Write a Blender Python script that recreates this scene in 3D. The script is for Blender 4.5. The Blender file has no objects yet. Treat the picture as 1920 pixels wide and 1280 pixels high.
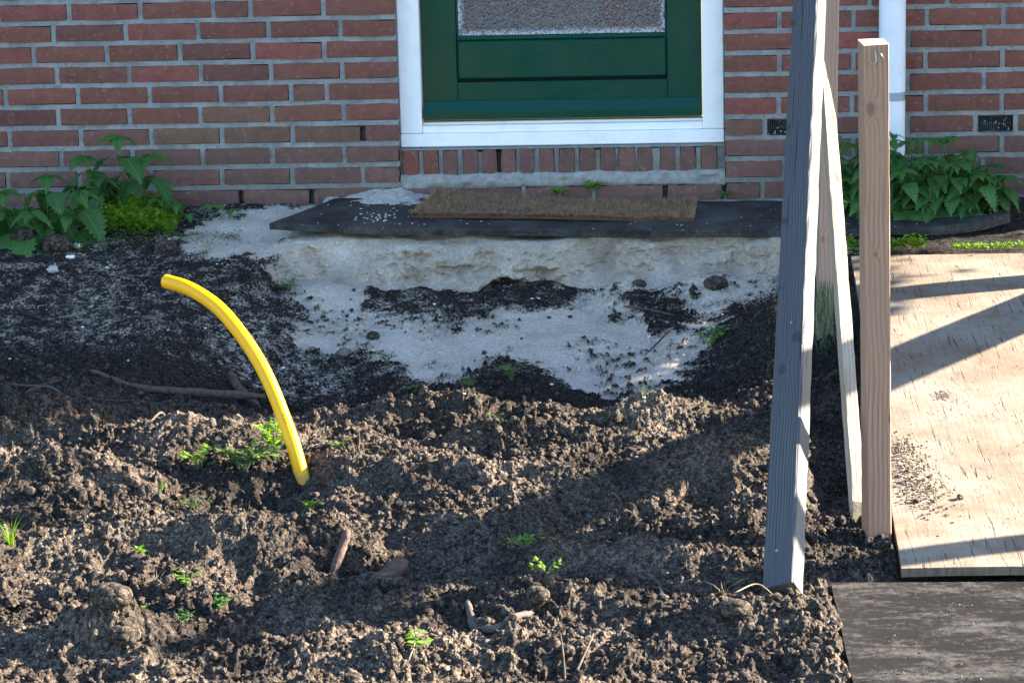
import bpy, bmesh, math, random
import numpy as np
from mathutils import Vector, Matrix, Euler, noise as mnoise

SC = bpy.context.scene
COL = SC.collection

# ------------------------------------------------------------------ camera, light, exposure
cam_data = bpy.data.cameras.new("camera")
cam_data.sensor_width = 36.0
cam_data.lens = 93.75
cam_data.clip_start = 0.1
cam_data.clip_end = 2000.0
cam = bpy.data.objects.new("camera", cam_data)
COL.objects.link(cam)
cam.matrix_world = Matrix((
    (0.9977, 0.0109, 0.0670, 0.5467),
    (0.0630, 0.2176, -0.9740, -8.1017),
    (-0.0252, 0.9760, 0.2164, 1.3757),
    (0, 0, 0, 1)))
SC.camera = cam

SUN_EL, SUN_AZ = math.radians(21.5), math.radians(18.0)      # azimuth measured from +x (along the wall) towards +y (behind it)
TO_SUN = Vector((math.cos(SUN_AZ) * math.cos(SUN_EL), math.sin(SUN_AZ) * math.cos(SUN_EL), math.sin(SUN_EL)))
sun_data = bpy.data.lights.new("sun", "SUN")
sun_data.energy = 5.0
sun_data.angle = math.radians(0.53)
sun_data.color = (1.0, 0.87, 0.70)
sun = bpy.data.objects.new("sun", sun_data)
COL.objects.link(sun)
sun.rotation_euler = TO_SUN.to_track_quat('Z', 'Y').to_euler()
sun.location = (6, 2, 6)

world = bpy.data.worlds.new("World")
SC.world = world
world.use_nodes = True
wn = world.node_tree
wn.nodes.clear()
sky = wn.nodes.new("ShaderNodeTexSky")
sky.sky_type = 'NISHITA'
sky.sun_disc = False
sky.sun_elevation = SUN_EL
sky.sun_rotation = math.pi / 2 - SUN_AZ
sky.air_density = 1.0
sky.dust_density = 0.4
sky.ozone_density = 2.8
bg = wn.nodes.new("ShaderNodeBackground")
bg.inputs[1].default_value = 0.08
wo = wn.nodes.new("ShaderNodeOutputWorld")
wn.links.new(sky.outputs[0], bg.inputs[0])
wn.links.new(bg.outputs[0], wo.inputs[0])

SC.view_settings.view_transform = 'Standard'
SC.view_settings.look = 'None'
SC.view_settings.exposure = 3.24
SC.view_settings.gamma = 1.0
SC.view_settings.use_curve_mapping = False

# ------------------------------------------------------------------ object helpers
def link(name, mesh, mat=None, parent=None, loc=None, rot=None):
    o = bpy.data.objects.new(name, mesh)
    COL.objects.link(o)
    if mat is not None and mesh is not None and not mesh.materials:
        mesh.materials.append(mat)
    if parent is not None:
        o.parent = parent
    if loc is not None:
        o.location = loc
    if rot is not None:
        o.rotation_euler = rot
    return o

def tag(o, label, cat, group=None, kind=None):
    if label: o['label'] = label
    if cat: o['category'] = cat
    if group: o['group'] = group
    if kind: o['kind'] = kind
    return o

def thing(name, label, cat, loc=(0, 0, 0), rot=(0, 0, 0), group=None):
    o = bpy.data.objects.new(name, None)
    COL.objects.link(o)
    o.empty_display_size = 0.1
    o.location = loc
    o.rotation_euler = rot
    return tag(o, label, cat, group)

def mesh_np(name, v, faces, smooth=False):
    """faces: (n,3) or (n,4) int array, or list of such arrays"""
    me = bpy.data.meshes.new(name)
    v = np.asarray(v, dtype=np.float32)
    fl = faces if isinstance(faces, list) else [faces]
    fl = [np.asarray(f, dtype=np.int32) for f in fl if len(f)]
    nloop = sum(f.size for f in fl)
    npoly = sum(len(f) for f in fl)
    me.vertices.add(len(v)); me.vertices.foreach_set("co", v.ravel())
    me.loops.add(nloop); me.loops.foreach_set("vertex_index", np.concatenate([f.ravel() for f in fl]))
    me.polygons.add(npoly)
    tot = np.concatenate([np.full(len(f), f.shape[1], dtype=np.int32) for f in fl])
    st = np.concatenate([[0], np.cumsum(tot)[:-1]]).astype(np.int32)
    me.polygons.foreach_set("loop_start", st)
    me.polygons.foreach_set("loop_total", tot)
    me.polygons.foreach_set("use_smooth", np.full(npoly, smooth, dtype=bool))
    me.update(calc_edges=True)
    return me

def bm_mesh(name, bm, smooth=False):
    me = bpy.data.meshes.new(name)
    bm.normal_update()
    bm.to_mesh(me); bm.free()
    if smooth:
        me.polygons.foreach_set("use_smooth", [True] * len(me.polygons))
    me.update()
    return me

def bm_box(bm, lo, hi, bevel=0.0):
    r = bmesh.ops.create_cube(bm, size=1.0)
    vs = r['verts']
    for v in vs:
        v.co = Vector([lo[i] + (v.co[i] + .5) * (hi[i] - lo[i]) for i in range(3)])
    if bevel > 0:
        es = list({e for v in vs for e in v.link_edges})
        bmesh.ops.bevel(bm, geom=es, offset=bevel, segments=1, affect='EDGES')
    return vs

def box_mesh(name, lo, hi, bevel=0.0):
    bm = bmesh.new(); bm_box(bm, lo, hi, bevel)
    return bm_mesh(name, bm)

def grid_faces(nr, nc, off=0):
    i = np.arange(nr * nc).reshape(nr, nc) + off
    return np.stack([i[:-1, :-1].ravel(), i[:-1, 1:].ravel(), i[1:, 1:].ravel(), i[1:, :-1].ravel()], 1)

def tube_np(path, radii, n=10, cap=True):
    """swept round tube along a list of points; returns verts, quads, tris"""
    P = [Vector(p) for p in path]
    m = len(P)
    if not hasattr(radii, '__len__'): radii = [radii] * m
    V = []; prev = None
    for i in range(m):
        t = (P[min(i + 1, m - 1)] - P[max(i - 1, 0)]).normalized()
        if prev is None:
            a = t.orthogonal().normalized()
        else:
            a = (prev - t * prev.dot(t)).normalized()
        prev = a
        b = t.cross(a)
        for k in range(n):
            th = 2 * math.pi * k / n
            V.append(P[i] + (a * math.cos(th) + b * math.sin(th)) * radii[i])
    Q = []
    for i in range(m - 1):
        for k in range(n):
            Q.append((i * n + k, i * n + (k + 1) % n, (i + 1) * n + (k + 1) % n, (i + 1) * n + k))
    T = []
    if cap:
        for s, c in ((0, 0), (m - 1, 1)):
            ci = len(V); V.append(P[s])
            for k in range(n):
                a_, b_ = s * n + k, s * n + (k + 1) % n
                T.append((ci, b_, a_) if c == 0 else (ci, a_, b_))
    return [tuple(v) for v in V], Q, T

class Geo:
    """collects many small pieces into one mesh"""
    def __init__(s): s.v = []; s.q = []; s.t = []; s.n = 0
    def add(s, V, Q=(), T=()):
        V = np.asarray(V, dtype=np.float32).reshape(-1, 3)
        s.v.append(V)
        if len(Q): s.q.append(np.asarray(Q, dtype=np.int32) + s.n)
        if len(T): s.t.append(np.asarray(T, dtype=np.int32) + s.n)
        s.n += len(V)
    def mesh(s, name, smooth=False):
        f = []
        if s.q: f.append(np.concatenate(s.q))
        if s.t: f.append(np.concatenate(s.t))
        return mesh_np(name, np.concatenate(s.v), f, smooth)

# ------------------------------------------------------------------ numpy noise
_rs = np.random.RandomState(7)
_PERM = np.concatenate([_rs.permutation(512)] * 3)
_GR = np.stack([np.cos(np.arange(512) * 2.399963), np.sin(np.arange(512) * 2.399963)], 1)
def gnoise(x, y, seed=0):
    xi = np.floor(x).astype(np.int64); yi = np.floor(y).astype(np.int64)
    xf = x - xi; yf = y - yi
    u = xf * xf * xf * (xf * (xf * 6 - 15) + 10); v = yf * yf * yf * (yf * (yf * 6 - 15) + 10)
    def g(ix, iy, dx, dy):
        h = _PERM[_PERM[(ix + seed * 37) & 511] + (iy & 511)] & 511
        G = _GR[h]
        return G[..., 0] * dx + G[..., 1] * dy
    a = g(xi, yi, xf, yf); b = g(xi + 1, yi, xf - 1, yf)
    c = g(xi, yi + 1, xf, yf - 1); d = g(xi + 1, yi + 1, xf - 1, yf - 1)
    return (a + (b - a) * u) * (1 - v) + (c + (d - c) * u) * v
def fbm(x, y, f, o=4, seed=0, gain=0.5, ridge=False):
    s = 0; a = 1.0
    for i in range(o):
        n = gnoise(x * f, y * f, seed + i * 11)
        if ridge: n = 0.4 - np.abs(n) * 1.6
        s = s + a * n
        a *= gain; f *= 2.03
    return s
def sstep(a, b, t):
    t = np.clip((t - a) / (b - a), 0, 1)
    return t * t * (3 - 2 * t)

# ------------------------------------------------------------------ material helper
class NT:
    def __init__(s, name):
        s.m = bpy.data.materials.new(name); s.m.use_nodes = True
        s.t = s.m.node_tree; s.t.nodes.clear()
        s.out = s.t.nodes.new("ShaderNodeOutputMaterial")
        s.b = s.t.nodes.new("ShaderNodeBsdfPrincipled")
        s.t.links.new(s.b.outputs[0], s.out.inputs[0])
    def n(s, typ, **kw):
        nd = s.t.nodes.new("ShaderNode" + typ)
        for k, v in kw.items():
            if k in nd.inputs: s.set(nd.inputs[k], v)
            else: setattr(nd, k, v)
        return nd
    def set(s, sock, v):
        if hasattr(v, 'is_output') or isinstance(v, bpy.types.NodeSocket): s.t.links.new(v, sock)
        else:
            if sock.type == 'RGBA' and len(v) == 3: v = (*v, 1)
            sock.default_value = v
    def p(s, **kw):
        for k, v in kw.items(): s.set(s.b.inputs[k.replace('_', ' ')], v)
        return s
    def coord(s, kind='Object', scale=(1, 1, 1), loc=(0, 0, 0), rot=(0, 0, 0)):
        c = s.n("TexCoord"); mp = s.n("Mapping", Scale=scale, Location=loc, Rotation=rot)
        s.t.links.new(c.outputs[kind], mp.inputs[0]); return mp.outputs[0]
    def noise(s, vec, scale=5., detail=4., rough=.55, dist=0., out=0):
        nd = s.n("TexNoise", Scale=scale, Detail=detail, Roughness=rough, Distortion=dist)
        if vec is not None: s.t.links.new(vec, nd.inputs['Vector'])
        return nd.outputs[out]
    def voro(s, vec, scale=5., feature='F1', out='Distance', rnd=1.0):
        nd = s.n("TexVoronoi", Scale=scale, Randomness=rnd); nd.feature = feature
        if vec is not None: s.t.links.new(vec, nd.inputs['Vector'])
        return nd.outputs[out]
    def ramp(s, fac, stops, interp='LINEAR'):
        nd = s.n("ValToRGB"); s.t.links.new(fac, nd.inputs[0]); cr = nd.color_ramp; cr.interpolation = interp
        while len(cr.elements) < len(stops): cr.elements.new(0.5)
        for e, (p, c) in zip(cr.elements, stops):
            e.position = p; e.color = (c, c, c, 1) if not hasattr(c, '__len__') else (*c, 1)
        return nd.outputs[0]
    def mix(s, fac, a, b, mode='MIX'):
        nd = s.n("Mix", data_type='RGBA', blend_type=mode)
        s.set(nd.inputs[0], fac); s.set(nd.inputs[6], a); s.set(nd.inputs[7], b)
        return nd.outputs[2]
    def math(s, op, a, b=0.0, c=0.0):
        nd = s.n("Math", operation=op)
        s.set(nd.inputs[0], a); s.set(nd.inputs[1], b); s.set(nd.inputs[2], c)
        return nd.outputs[0]
    def attr(s, name, out='Fac'):
        return s.n("Attribute", attribute_name=name).outputs[out]
    def bump(s, h, strength=.5, dist=.01, normal=None):
        nd = s.n("Bump", Strength=strength, Distance=dist, Height=h)
        if normal is not None: s.t.links.new(normal, nd.inputs['Normal'])
        s.t.links.new(nd.outputs[0], s.b.inputs['Normal']); return nd.outputs[0]
    def hsv(s, col, h=.5, sat=1., v=1.):
        nd = s.n("HueSaturation", Hue=h, Saturation=sat, Value=v, Color=col); return nd.outputs[0]
    def rnd(s): return s.n("ObjectInfo").outputs['Random']
    def ocol(s): return s.n("ObjectInfo").outputs['Color']
# ------------------------------------------------------------------ materials
def M_brick():
    k = NT("brick_clay"); c = k.coord('Object')
    oc = k.ocol()
    wn_ = k.n("NewGeometry").outputs['Position']
    f1 = k.noise(wn_, 30, 5, .65); f2 = k.noise(wn_, 260, 3, .7); f3 = k.noise(wn_, 75, 6, .75)
    col = k.mix(k.ramp(f1, [(.3, 0.), (.7, 1.)]), k.hsv(oc, .5, 1.1, .66), k.hsv(oc, .5, 1.03, 1.04))
    col = k.mix(k.ramp(f2, [(.35, .45), (.62, 0.)]), col, k.hsv(oc, .5, .9, .55))
    col = k.mix(k.math('MULTIPLY', k.noise(wn_, 3, 4, .6), .08), col, (.25, .18, .15))
    lime = k.ramp(f3, [(.57, 0.), (.72, 1.)])
    col = k.mix(k.math('MULTIPLY', lime, .5), col, (.36, .32, .30))
    sp = k.ramp(k.noise(wn_, 420, 2, .5), [(.70, 0.), (.76, 1.)])
    col = k.mix(k.math('MULTIPLY', sp, .45), col, (.45, .42, .40))
    k.p(Base_Color=col, Roughness=.93)
    k.bump(k.math('ADD', k.math('MULTIPLY', f2, .6), f3), .55, .0035)
    return k.m

def M_mortar():
    k = NT("cement_mortar"); c = k.n("NewGeometry").outputs['Position']
    f1 = k.noise(c, 9, 6, .65); f2 = k.noise(c, 240, 4, .75); f3 = k.noise(c, 45, 5, .7)
    col = k.mix(k.ramp(f1, [(.32, 0.), (.68, 1.)]), (.165, .165, .158), (.285, .285, .272))
    col = k.mix(k.ramp(f3, [(.36, .65), (.5, 0.)]), col, (.12, .115, .105))
    col = k.mix(k.ramp(f2, [(.57, 0.), (.72, .55)]), col, (.47, .46, .44))
    zz = k.n("SeparateXYZ"); k.t.links.new(c, zz.inputs[0])
    low = k.ramp(k.math('ADD', k.math('MULTIPLY', zz.outputs['Z'], 2.2), k.math('MULTIPLY', f3, .5)), [(.42, 1.), (.72, 0.)])
    col = k.mix(k.math('MULTIPLY', low, .5), col, (.135, .130, .095))
    k.p(Base_Color=col, Roughness=.97)
    k.bump(k.math('ADD', f3, k.math('MULTIPLY', f2, .55)), .8, .006)
    return k.m

def M_paint(name, col, rough=.35, dirt=.25, dcol=(.35, .34, .31), coat=0., spec=.5):
    k = NT(name); c = k.n("NewGeometry").outputs['Position']
    f = k.noise(c, 14, 6, .7); g = k.noise(k.coord('Object', (6, 6, 60)), 6, 3, .6)
    cc = k.mix(k.math('MULTIPLY', k.ramp(f, [(.50, 0.), (.74, 1.)]), dirt), col, dcol)
    k.p(Base_Color=cc, Roughness=k.ramp(f, [(.3, rough), (.8, min(1., rough + .2))]))
    k.p(Specular_IOR_Level=spec)
    if coat: k.p(Coat_Weight=coat, Coat_Roughness=.08)
    k.bump(k.math('ADD', g, k.math('MULTIPLY', f, .5)), .10, .002)
    return k.m

def M_glass():
    k = NT("figured_glass"); p = k.n("NewGeometry").outputs['Position']
    sx = k.n("SeparateXYZ"); k.t.links.new(p, sx.inputs[0])
    d = k.math('ABSOLUTE', k.math('SUBTRACT', k.noise(p, 64, 1.6, .5, .6), .5))
    cell = k.ramp(d, [(.0, 0.), (.10, 1.)])
    # pressed "hammered" glass: the relief is real; the pane is a milky brown-grey against a dark hall, whitish where a net curtain hem touches it
    tone = k.noise(p, 5, 3, .5)
    col = k.mix(tone, (.085, .069, .061), (.150, .125, .114))
    red_reflect = k.math('MULTIPLY', k.ramp(k.noise(p, 6.5, 2, .5), [(.50, 0.), (.60, 1.)]), k.ramp(k.math('ADD', sx.outputs['X'], .5), [(.68, 0.), (.80, 1.)]))
    col = k.mix(k.math('MULTIPLY', red_reflect, k.ramp(k.noise(p, 70, 2, .5), [(.45, 0.), (.6, .55)])), col, (.25, .055, .05))      # red reflection painted into the pane's colour
    col = k.mix(k.ramp(d, [(.004, .85), (.050, 0.)]), col, (.022, .017, .016))
    n2 = k.noise(p, 110, 2, .6)
    hem = k.math('ADD', sx.outputs['Z'], k.math('MULTIPLY', n2, .022))
    hemf = k.ramp(k.math('MULTIPLY', k.math('SUBTRACT', hem, .515), 20.), [(.12, 1.), (.72, 0.)])
    xl = k.math('ABSOLUTE', k.math('SUBTRACT', sx.outputs['X'], .160))
    side = k.ramp(k.math('MULTIPLY', k.math('ADD', k.math('SUBTRACT', xl, .300), k.math('MULTIPLY', n2, .016)), 30.), [(.25, 0.), (.85, 1.)])
    ed = k.math('MAXIMUM', hemf, side)
    col = k.mix(k.math('MULTIPLY', ed, k.ramp(d, [(.012, .10), (.05, .95)])), col, (.62, .62, .66))
    k.p(Base_Color=col, Roughness=.18, IOR=1.5, Specular_IOR_Level=.6)
    k.bump(cell, .5, .006)
    return k.m

def wood(name, light, dark, rings=(55, 55, 2.2), grey=None, knots=(), streak=.55, rough=.8, bump=.5, ringf=34., crack=.25):
    """timber built along local z; knots = [(x or None, y or None, z, radius)] in local metres"""
    k = NT(name); c = k.n("TexCoord").outputs['Object']
    sx = k.n("SeparateXYZ"); k.t.links.new(c, sx.inputs[0])
    lw = k.noise(k.coord('Object', (3, 3, 1.1)), 3, 3, .5)
    base = k.math('ADD', k.math('MULTIPLY', sx.outputs['X'], 1.0), k.math('MULTIPLY', sx.outputs['Y'], .72))
    base = k.math('ADD', base, k.math('MULTIPLY', lw, .030))
    knot = None
    for (kx, ky, kz, kr) in knots:
        dz = k.math('MULTIPLY', k.math('SUBTRACT', sx.outputs['Z'], kz), .62 / kr)
        terms = k.math('MULTIPLY', dz, dz)
        for ax, q in (('X', kx), ('Y', ky)):
            if q is None: continue
            dx = k.math('MULTIPLY', k.math('SUBTRACT', sx.outputs[ax], q), 1.0 / kr)
            terms = k.math('ADD', terms, k.math('MULTIPLY', dx, dx))
        g = k.math('DIVIDE', 1.0, k.math('ADD', 1.0, k.math('MULTIPLY', terms, terms)))
        base = k.math('ADD', base, k.math('MULTIPLY', g, .055))
        kd = k.ramp(g, [(.45, 0.), (.8, 1.)])
        knot = kd if knot is None else k.math('MAXIMUM', knot, kd)
    ring = k.math('SINE', k.math('MULTIPLY', base, ringf * 32.))
    rf = k.math('MULTIPLY', k.math('ADD', ring, 1.), .5)
    rf = k.math('POWER', rf, 1.7)
    fib = k.noise(k.coord('Object', (rings[0] * 4, rings[1] * 4, rings[2] * 2)), 2.0, 5, .65)
    blot = k.noise(k.coord('Object', (9, 9, 2.0)), 2.0, 4, .6)
    col = k.mix(k.math('MULTIPLY', rf, streak), light, dark)
    col = k.mix(k.ramp(fib, [(.35, .55), (.55, 0.)]), col, dark)
    if grey: col = k.mix(k.ramp(blot, [(.30, 0.), (.68, .9)]), col, grey)
    if knots: col = k.mix(k.math('MULTIPLY', knot, .55), col, tuple(q * .55 for q in dark))
    crk = k.ramp(k.noise(k.coord('Object', (rings[0] * 2.2, rings[1] * 2.2, 1.4)), 1.3, 3, .6), [(.33, 1.), (.37, 0.)])
    col = k.mix(k.math('MULTIPLY', crk, crack), col, tuple(q * .35 for q in dark))
    k.p(Base_Color=col, Roughness=rough)
    h = k.math('ADD', k.math('MULTIPLY', rf, -.35), k.math('MULTIPLY', fib, .7))
    h = k.math('SUBTRACT', h, k.math('MULTIPLY', crk, .8))
    k.bump(h, bump, .003)
    return k.m

def M_ply():
    k = NT("weathered_plywood"); c = k.coord('Object', (1, 1, 1))
    st = k.noise(k.coord('Object', (60, 3.4, 20), rot=(0, 0, .06)), 1.6, 4, .62, .3)
    cr = k.noise(k.coord('Object', (88, 4.6, 20), rot=(0, 0, .10)), 1.5, 4, .6, .9)
    bl = k.noise(c, 3.2, 6, .68); b2 = k.noise(c, 11, 5, .7); fine = k.noise(k.coord('Object', (300, 30, 60)), 2, 3, .6)
    col = k.mix(st, (.160, .134, .102), (.230, .198, .157))
    col = k.mix(k.ramp(bl, [(.42, 0.), (.62, .9)]), col, (.125, .076, .044))
    col = k.mix(k.ramp(b2, [(.50, 0.), (.72, .75)]), col, (.105, .085, .066))
    col = k.mix(k.ramp(cr, [(.345, .95), (.40, 0.)]), col, (.042, .026, .016))
    col = k.mix(k.ramp(fine, [(.3, .35), (.5, 0.)]), col, (.085, .062, .042))
    k.p(Base_Color=col, Roughness=.85)
    k.bump(k.math('ADD', k.math('MULTIPLY', k.ramp(cr, [(.32, 0.), (.42, 1.)]), 1.), k.math('MULTIPLY', st, .5)), .7, .003)
    return k.m

def M_ply_edge():
    k = NT("plywood_edge"); c = k.coord('Object', (6, 6, 1))
    z = k.n("SeparateXYZ"); k.t.links.new(k.n("TexCoord").outputs['Object'], z.inputs[0])
    l = k.math('FRACT', k.math('MULTIPLY', z.outputs['Z'], 1 / .0044))
    n = k.noise(c, 14, 5, .7)
    col = k.mix(k.ramp(l, [(.42, 0.), (.5, 1.)], 'CONSTANT'), (.11, .075, .048), (.19, .145, .10))
    col = k.mix(k.ramp(n, [(.45, 0.), (.62, .8)]), col, (.07, .05, .035))
    k.p(Base_Color=col, Roughness=.9); k.bump(n, .8, .004)
    return k.m

def M_dark_board():
    k = NT("film_faced_board"); c = k.coord('Object')
    n1 = k.noise(k.coord('Object', (2.2, 5.5, 1)), 2.2, 7, .72, .4); n2 = k.noise(c, 60, 5, .75); n3 = k.noise(c, 300, 2, .6)
    col = k.mix(k.noise(c, 20, 4, .6), (.007, .0066, .0066), (.015, .014, .0135))
    dust = k.ramp(k.math('ADD', n1, k.math('MULTIPLY', k.math('SUBTRACT', n2, .5), .55)), [(.48, 0.), (.74, .85)])
    col = k.mix(dust, col, (.068, .061, .054))
    col = k.mix(k.ramp(n3, [(.69, 0.), (.74, .8)]), col, (.22, .19, .16))
    k.p(Base_Color=col, Roughness=k.mix(dust, (.42, .42, .42), (.95, .95, .95)), Specular_IOR_Level=.4)
    k.bump(k.math('ADD', n2, k.math('MULTIPLY', dust, .6)), .35, .003)
    return k.m

def M_soil():
    k = NT("soil_and_sand"); p = k.n("NewGeometry").outputs['Position']
    sand = k.attr("sand"); dry = k.attr("dry")  # dry holds the dry crust and the sunlit brightness painted on the front soil
    f = k.noise(p, 55, 6, .72); g = k.noise(p, 420, 3, .7); h = k.noise(p, 7, 5, .6)
    soil = k.mix(k.ramp(f, [(.33, 0.), (.68, 1.)]), (.0135, .0108, .0096), (.045, .0355, .030))
    soil = k.mix(k.ramp(g, [(.54, 0.), (.72, .75)]), soil, (.132, .104, .083))  # paler noise peaks paint the lit highlights of the crumbs
    soil = k.mix(k.ramp(g, [(.28, .7), (.42, 0.)]), soil, (.008, .007, .006))  # noise lows painted near black as shade in the crumb gaps
    dry_lit_soil = k.mix(k.ramp(g, [(.35, 0.), (.65, 1.)]), (.095, .071, .053), (.25, .193, .143))
    soil = k.mix(dry, soil, dry_lit_soil)
    r1 = k.n("SeparateColor"); k.t.links.new(k.voro(p, 230, 'F1', 'Color'), r1.inputs[0])
    r2 = k.n("SeparateColor"); k.t.links.new(k.voro(p, 105, 'F1', 'Color'), r2.inputs[0])
    gr = k.math('ADD', k.math('MULTIPLY', r1.outputs[0], .65), k.math('MULTIPLY', r2.outputs[0], .35))
    soil = k.hsv(soil, .5, .92, k.math('ADD', .30, k.math('MULTIPLY', k.math('POWER', gr, 1.8), 2.1)))
    sd = k.mix(k.ramp(g, [(.32, 0.), (.66, 1.)]), (.36, .308, .252), (.58, .508, .425))
    sd = k.hsv(sd, .5, 1., k.math('ADD', .72, k.math('MULTIPLY', gr, .56)))
    sd = k.mix(k.ramp(k.noise(p, 900, 2, .5), [(.28, .6), (.40, 0.)]), sd, (.10, .085, .07))
    sd = k.mix(k.ramp(h, [(.42, 0.), (.70, .45)]), sd, (.33, .27, .21))
    sp = k.noise(p, 130, 7, .82)
    fac = k.ramp(k.math('ADD', sand, k.math('ADD', k.math('MULTIPLY', k.math('SUBTRACT', sp, .5), 1.1), k.math('MULTIPLY', k.math('SUBTRACT', gr, .5), .55))), [(.34, 0.), (.70, 1.)])
    sd = k.mix(dry, sd, k.mix(k.ramp(k.noise(p, 40, 6, .75), [(.35, 0.), (.65, 1.)]), (.225, .172, .120), (.41, .33, .25)))
    col = k.mix(fac, soil, sd)
    fl = k.ramp(k.voro(p, 95, 'F1', 'Distance'), [(.045, 1.), (.07, 0.)])
    fm = k.ramp(k.noise(p, 21, 2, .5), [(.56, 0.), (.6, 1.)])
    col = k.mix(k.math('MULTIPLY', fl, fm), col, (.62, .58, .54))
    k.p(Base_Color=col, Roughness=1.0, Specular_IOR_Level=.15)
    hh = k.math('ADD', k.math('MULTIPLY', f, .8), k.math('ADD', k.math('MULTIPLY', g, .40), k.math('MULTIPLY', k.noise(p, 170, 5, .75), .75)))
    amp = k.math('SUBTRACT', 1.0, k.math('MULTIPLY', sand, .72))
    k.bump(k.math('MULTIPLY', hh, amp), 1.0, .016)
    return k.m

def M_rubber():
    k = NT("black_rubber_mat"); c = k.coord('Object')
    v = k.voro(k.coord('Object', (1, 1, .3)), 150, 'F1', 'Distance', .25)
    n = k.noise(c, 6, 6, .7); g = k.noise(c, 330, 3, .6); n3 = k.noise(c, 45, 5, .7)
    col = k.mix(k.ramp(v, [(.25, 0.), (.5, 1.)]), (.010, .010, .010), (.024, .024, .024))
    du = k.ramp(k.math('ADD', k.math('MULTIPLY', n, .8), k.math('MULTIPLY', n3, .35)), [(.50, 0.), (.76, 1.)])
    du = k.math('MULTIPLY', du, k.ramp(g, [(.42, .04), (.66, .62)]))
    col = k.mix(du, col, (.27, .245, .215))
    k.p(Base_Color=col, Roughness=k.mix(du, (.6, .6, .6), (1, 1, 1)), Specular_IOR_Level=.2)
    k.bump(v, .7, .003)
    return k.m

def M_simple(name, a, b, scale=20., rough=.8, bump=.2, spec=.5, detail=4, kind='Object'):
    k = NT(name); c = k.coord(kind); n = k.noise(c, scale, detail, .6)
    k.p(Base_Color=k.mix(k.ramp(n, [(.3, 0.), (.7, 1.)]), a, b), Roughness=rough, Specular_IOR_Level=spec)
    if bump: k.bump(n, bump, .004)
    return k.m

def M_leaf(name, a, b, vein=True, trans=.35, rough=.45):
    k = NT(name); r = k.rnd()
    uv = k.n("UVMap").outputs[0]; s = k.n("SeparateXYZ"); k.t.links.new(uv, s.inputs[0])
    n = k.noise(k.n("NewGeometry").outputs['Position'], 60, 4, .6)
    col = k.mix(k.math('ADD', k.math('MULTIPLY', r, .55), k.math('MULTIPLY', n, .45)), a, b)
    if vein:
        ax = k.math('ABSOLUTE', k.math('SUBTRACT', s.outputs[0], .5))
        vv = k.math('ABSOLUTE', k.math('SINE', k.math('MULTIPLY', k.math('SUBTRACT', s.outputs[1], k.math('MULTIPLY', ax, .75)), 24.)))
        ve = k.math('MAXIMUM', k.ramp(ax, [(.012, 1.), (.035, 0.)]), k.ramp(vv, [(.05, .7), (.25, 0.)]))
        col = k.mix(k.math('MULTIPLY', ve, .40), col, tuple(min(1, q * 1.9) for q in b))
        k.bump(k.math('SUBTRACT', 1., ve), .6, .004)
    k.p(Base_Color=col, Roughness=rough, Specular_IOR_Level=.35)
    k.p(Transmission_Weight=0.0)
    # thin leaf: part of the light passes through
    tr = k.n("BsdfTranslucent"); k.set(tr.inputs[0], k.hsv(col, .485, 1.1, 1.5))
    ms = k.n("MixShader"); ms.inputs[0].default_value = trans
    k.t.links.new(k.b.outputs[0], ms.inputs[1]); k.t.links.new(tr.outputs[0], ms.inputs[2])
    k.t.links.new(ms.outputs[0], k.out.inputs[0])
    return k.m

MAT = {}
MAT['brick'] = M_brick()
MAT['mortar'] = M_mortar()
MAT['cement'] = M_simple('rough_cement', (.17, .168, .150), (.31, .305, .275), 45, 1, 1.6, .2, 8, 'Object')
MAT['white'] = M_paint("white_paint", (.80, .785, .76), .32, .28, (.42, .40, .37))
MAT['green'] = M_paint("dark_green_gloss_paint", (.0008, .044, .027), .10, .08, (.008, .035, .02), spec=.28)
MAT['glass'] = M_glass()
MAT['black'] = M_simple("plain_black", (.005, .005, .005), (.009, .009, .009), 40, .8, .1, .1)
MAT['brown_strip'] = M_simple("brown_draught_strip", (.14, .075, .045), (.20, .11, .07), 60, .5, .1)
MAT['pvc'] = M_paint("pale_grey_pvc", (.62, .65, .68), .42, .20, (.35, .36, .36))
MAT['pvc_grey'] = M_paint("grey_pvc_ring", (.26, .29, .31), .5, .3, (.12, .12, .12))
MAT['vent'] = M_paint("black_vent_plastic", (.012, .013, .015), .5, .35, (.30, .29, .27))
MAT['soil'] = M_soil()
MAT['rubber'] = M_rubber()
MAT['coir_back'] = M_simple("coir_backing", (.05, .028, .015), (.09, .05, .028), 90, .95, .6)
MAT['coir'] = M_simple("coir_fibre", (.13, .068, .032), (.36, .225, .130), 55, .9, .0)
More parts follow.
